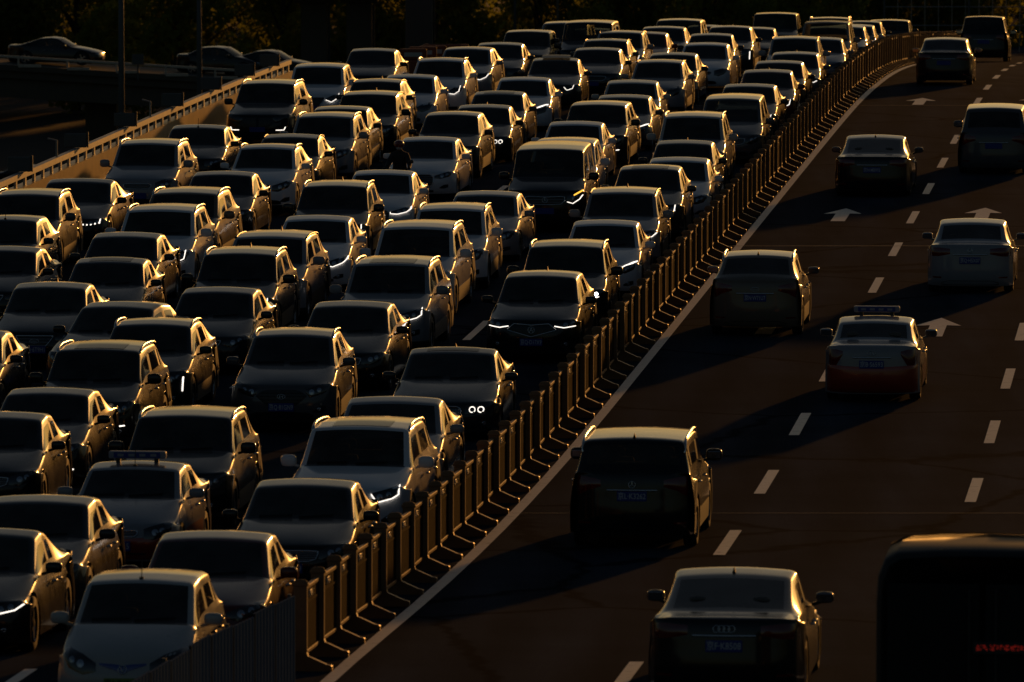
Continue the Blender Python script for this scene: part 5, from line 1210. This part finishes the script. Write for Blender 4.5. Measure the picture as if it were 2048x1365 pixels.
def pier(px0, px1, y, top, lab, m):
    x0 = (px0 - 1024) / F_PX * y; x1 = (px1 - 1024) / F_PX * y; root = empty('bridge_pier', ((x0 + x1) / 2, y, -14.8))
    mb = MB(); w_ = (x1 - x0) / 2; mb.box(-w_, w_, -w_, w_, 0, 14.8 + top, bev=.12); mb.build('shaft', m, root)
    mb = MB(); mb.box(-w_ * 1.5, w_ * 1.5, -w_ * 1.5, w_ * 1.5, 14.8 + top, 15.5 + top, bev=.1); mb.build('cap', m, root)
    mb = MB(); mb.tube([(w_ + .09, -w_ * .4, .3), (w_ + .09, -w_ * .4, 14.6 + top), (w_ + .45, -w_ * .4, 15.4 + top)], .07, 8); mb.build('drain_pipe', M['pole'], root, True)
    tag(root, lab, 'pier')
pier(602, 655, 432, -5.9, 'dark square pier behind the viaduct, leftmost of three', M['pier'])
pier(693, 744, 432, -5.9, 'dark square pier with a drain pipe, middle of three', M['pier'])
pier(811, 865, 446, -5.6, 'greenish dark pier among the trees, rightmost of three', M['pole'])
mb = MB(); mb.box(-26, 4, 428, 436, -5.2, -4.0, bev=.15); tag(mb.build('overpass_beam', M['concrete']), 'concrete overpass beam carried by the dark piers', 'overpass')
def lamp_post(px, y, r, lab, top=4.0, gbase=-14.8, m=None):
    x = (px - 1024) / F_PX * y; root = empty('lamp_post', (x, y, gbase)); h = top - gbase
    mb = MB(); mb.tube([(0, 0, 0), (0, 0, h * .5), (0, 0, h)], [r, r * .85, r * .6], 10); pl = mb.build('pole', m or M['pole'], root, True)
    mb = MB(); mb.tube([(0, 0, h - .1), (.9, -.2, h + .45), (2.2, -.4, h + .6)], [r * .5, r * .4, r * .35], 8); ar = mb.build('arm', m or M['pole'], root, True)
    mb = MB(); mb.sq((2.5, -.45, h + .6), (.42, .16, .08), 2.6, 12, 6); mb.build('lamp_head', M['rim'], ar, True)
    mb = MB(); mb.box(-r * 1.6, r * 1.6, -r * 1.6, r * 1.6, 0, .3, bev=.04); mb.build('base', m or M['pole'], root)
    tag(root, lab, 'lamp post')
lamp_post(242, 352, .17, 'thick dark lamp post in front of the left viaduct')
lamp_post(398, 368, .15, 'dark lamp post right of the thicker one by the viaduct')
for px, y, lab in ((1115, 470, 'pale lamp post rising behind the two silver vehicles'), (1217, 480, 'thin lamp post, second pale one along the tree line'), (1287, 486, 'thin lamp post, third along the tree line'), (1348, 492, 'thin lamp post, fourth along the tree line'), (1030, 462, 'thin lamp post left of the pale one at the tree line')):
    lamp_post(px, y, .10, lab, m=M['pole'] if px != 1115 else M['galv'])
for i, (px, py) in enumerate(((826, 96), (846, 92), (866, 90), (890, 84), (915, 82), (940, 81), (962, 80))):
    c, y = pix(px, py, .95); y = min(y, 262); p_ = rp(c, y); root = empty('water_barrier', p_, HEAD + R(8))
    mb = MB(); mb.box(-.5, .5, -.2, .2, 0, .55, bev=.06); mb.box(-.46, .46, -.11, .11, .55, .92, bev=.05); mb.build('shell', M['orange'], root)
    mb = MB(); mb.box(-.30, .30, -.125, -.11, .66, .80); mb.build('reflective_strip', M['cream'], root)
    tag(root, 'orange plastic barrier in the dim row behind the far cars', 'barrier', 'orange barriers past the parapet end')

# trees: trunk, limbs and a crown of leaf clumps
def make_tree(seed, hh, cr, leafm):
    rnd = random.Random(seed); root = empty('tree'); mb = MB()
    mb.tube([(0, 0, 0), (.1, .05, hh * .2), (-.05, .1, hh * .45), (.1, 0, hh * .8)], [.32, .25, .17, .05], 8)
    lobes = []
    for k in range(14):
        a = rnd.uniform(0, 6.28); z = hh * (.10 + .82 * (k + rnd.random()) / 14); rr = cr * rnd.uniform(.25, .85) * (1.15 - .8 * abs(z / hh - .45)); t = Vector((math.cos(a) * rr, math.sin(a) * rr, z))
        mb.tube([(0, 0, max(hh * .15, z - hh * .22)), t * .5 + Vector((0, 0, (z - hh * .1) * .5)), t], [.11, .07, .02], 5)
        lobes.append((t, cr * rnd.uniform(.28, .52)))
    mb.build('trunk', M['bark'], root, True)
    rs = np.random.RandomState(seed); V = []; F = []
    for t, r in lobes:
        nl = int(1000 * (r / 2) ** 1.4)
        d = rs.normal(size=(nl, 3)); d /= np.linalg.norm(d, axis=1)[:, None]; rad = r * rs.uniform(.25, 1.0, nl) ** .5 * (1 + .25 * np.sin(d[:, 0] * 5 + d[:, 2] * 4))
        for i in range(nl):
            p_ = np.array(t) + d[i] * rad[i]; u = rs.normal(size=3); u /= np.linalg.norm(u); v = np.cross(u, rs.normal(size=3)); v /= np.linalg.norm(v); sz = rs.uniform(.08, .19)
            b = len(V); V += [p_ + (u + v * .4) * sz, p_ + (v - u * .4) * sz, p_ - (u + v * .4) * sz, p_ - (v - u * .4) * sz]; F.append((b, b + 1, b + 2, b + 3))
    link_mesh('crown', mesh_from('crown', V, F, leafm), root)
    return root
tp = [make_tree(1, 13, 4.6, LEAF[0]), make_tree(2, 12, 4.2, LEAF[1]), make_tree(3, 14, 5.0, LEAF[2]), make_tree(4, 12, 4.4, LEAF[0])]
rnd = random.Random(11); usedt = set(); n = 0
spots = []
for row, (y0, dx, x0, x1) in enumerate(((476, 5.6, -60, 66), (520, 6.4, -60, 72), (600, 7.0, -66, 84))):
    x = x0
    while x < x1: spots.append((x + rnd.uniform(-1, 1), y0 + rnd.uniform(-6, 6), row)); x += dx
for x, y, row in spots:
    if x > SLOPE * y - 29 and x < SLOPE * y + 7 and y < 480: y += 22
    k = rnd.choice((0, 1, 1, 2, 3)) if row else rnd.choice((0, 1, 3, 1)); o = tp[k] if k not in usedt else copy_tree(tp[k]); usedt.add(k)
    o.location = (x, y, -14.9); o.rotation_euler = (0, 0, rnd.uniform(0, 6.28)); sc2 = rnd.uniform(.85, 1.15); o.scale = (sc2, sc2, sc2 * rnd.uniform(.9, 1.1))
    tag(o, ['olive green', 'dark green', 'rusty brown', 'loose olive'][k] + ' tree in the dim row behind the traffic', 'tree', 'trees along the far side')
for t_i, t_ in enumerate(tp):
    if t_i not in usedt: t_.location = (-70, 500, -14.9); tag(t_, 'tree at the far left end', 'tree')
# wire fence with curled top behind the crest
root = empty('wire_fence', (40, 455, -14.8)); tag(root, 'faint wire fence with looped top behind the crest at top right', 'fence')
mb = MB()
for i in range(44):
    x = -18 + i * .8
    mb.tube([(x, 0, 0), (x, 0, 8.6), (x + .1, -.3, 9.3), (x + .5, -.5, 9.5), (x + .8, -.3, 9.0)], .022, 4)
mb.build('wires', M['galv'], root)
mb = MB()
for z in (6.5, 7.6, 8.6): mb.tube([(-18, 0, z), (17, 0, z)], .03, 4)
mb.build('cross_wires', M['galv'], root)
for i in range(8):
    mb = MB(); mb.tube([(-18 + i * 5, 0, 0), (-18 + i * 5, 0, 8.9)], .07, 6); mb.build('post', M['pole'], root)
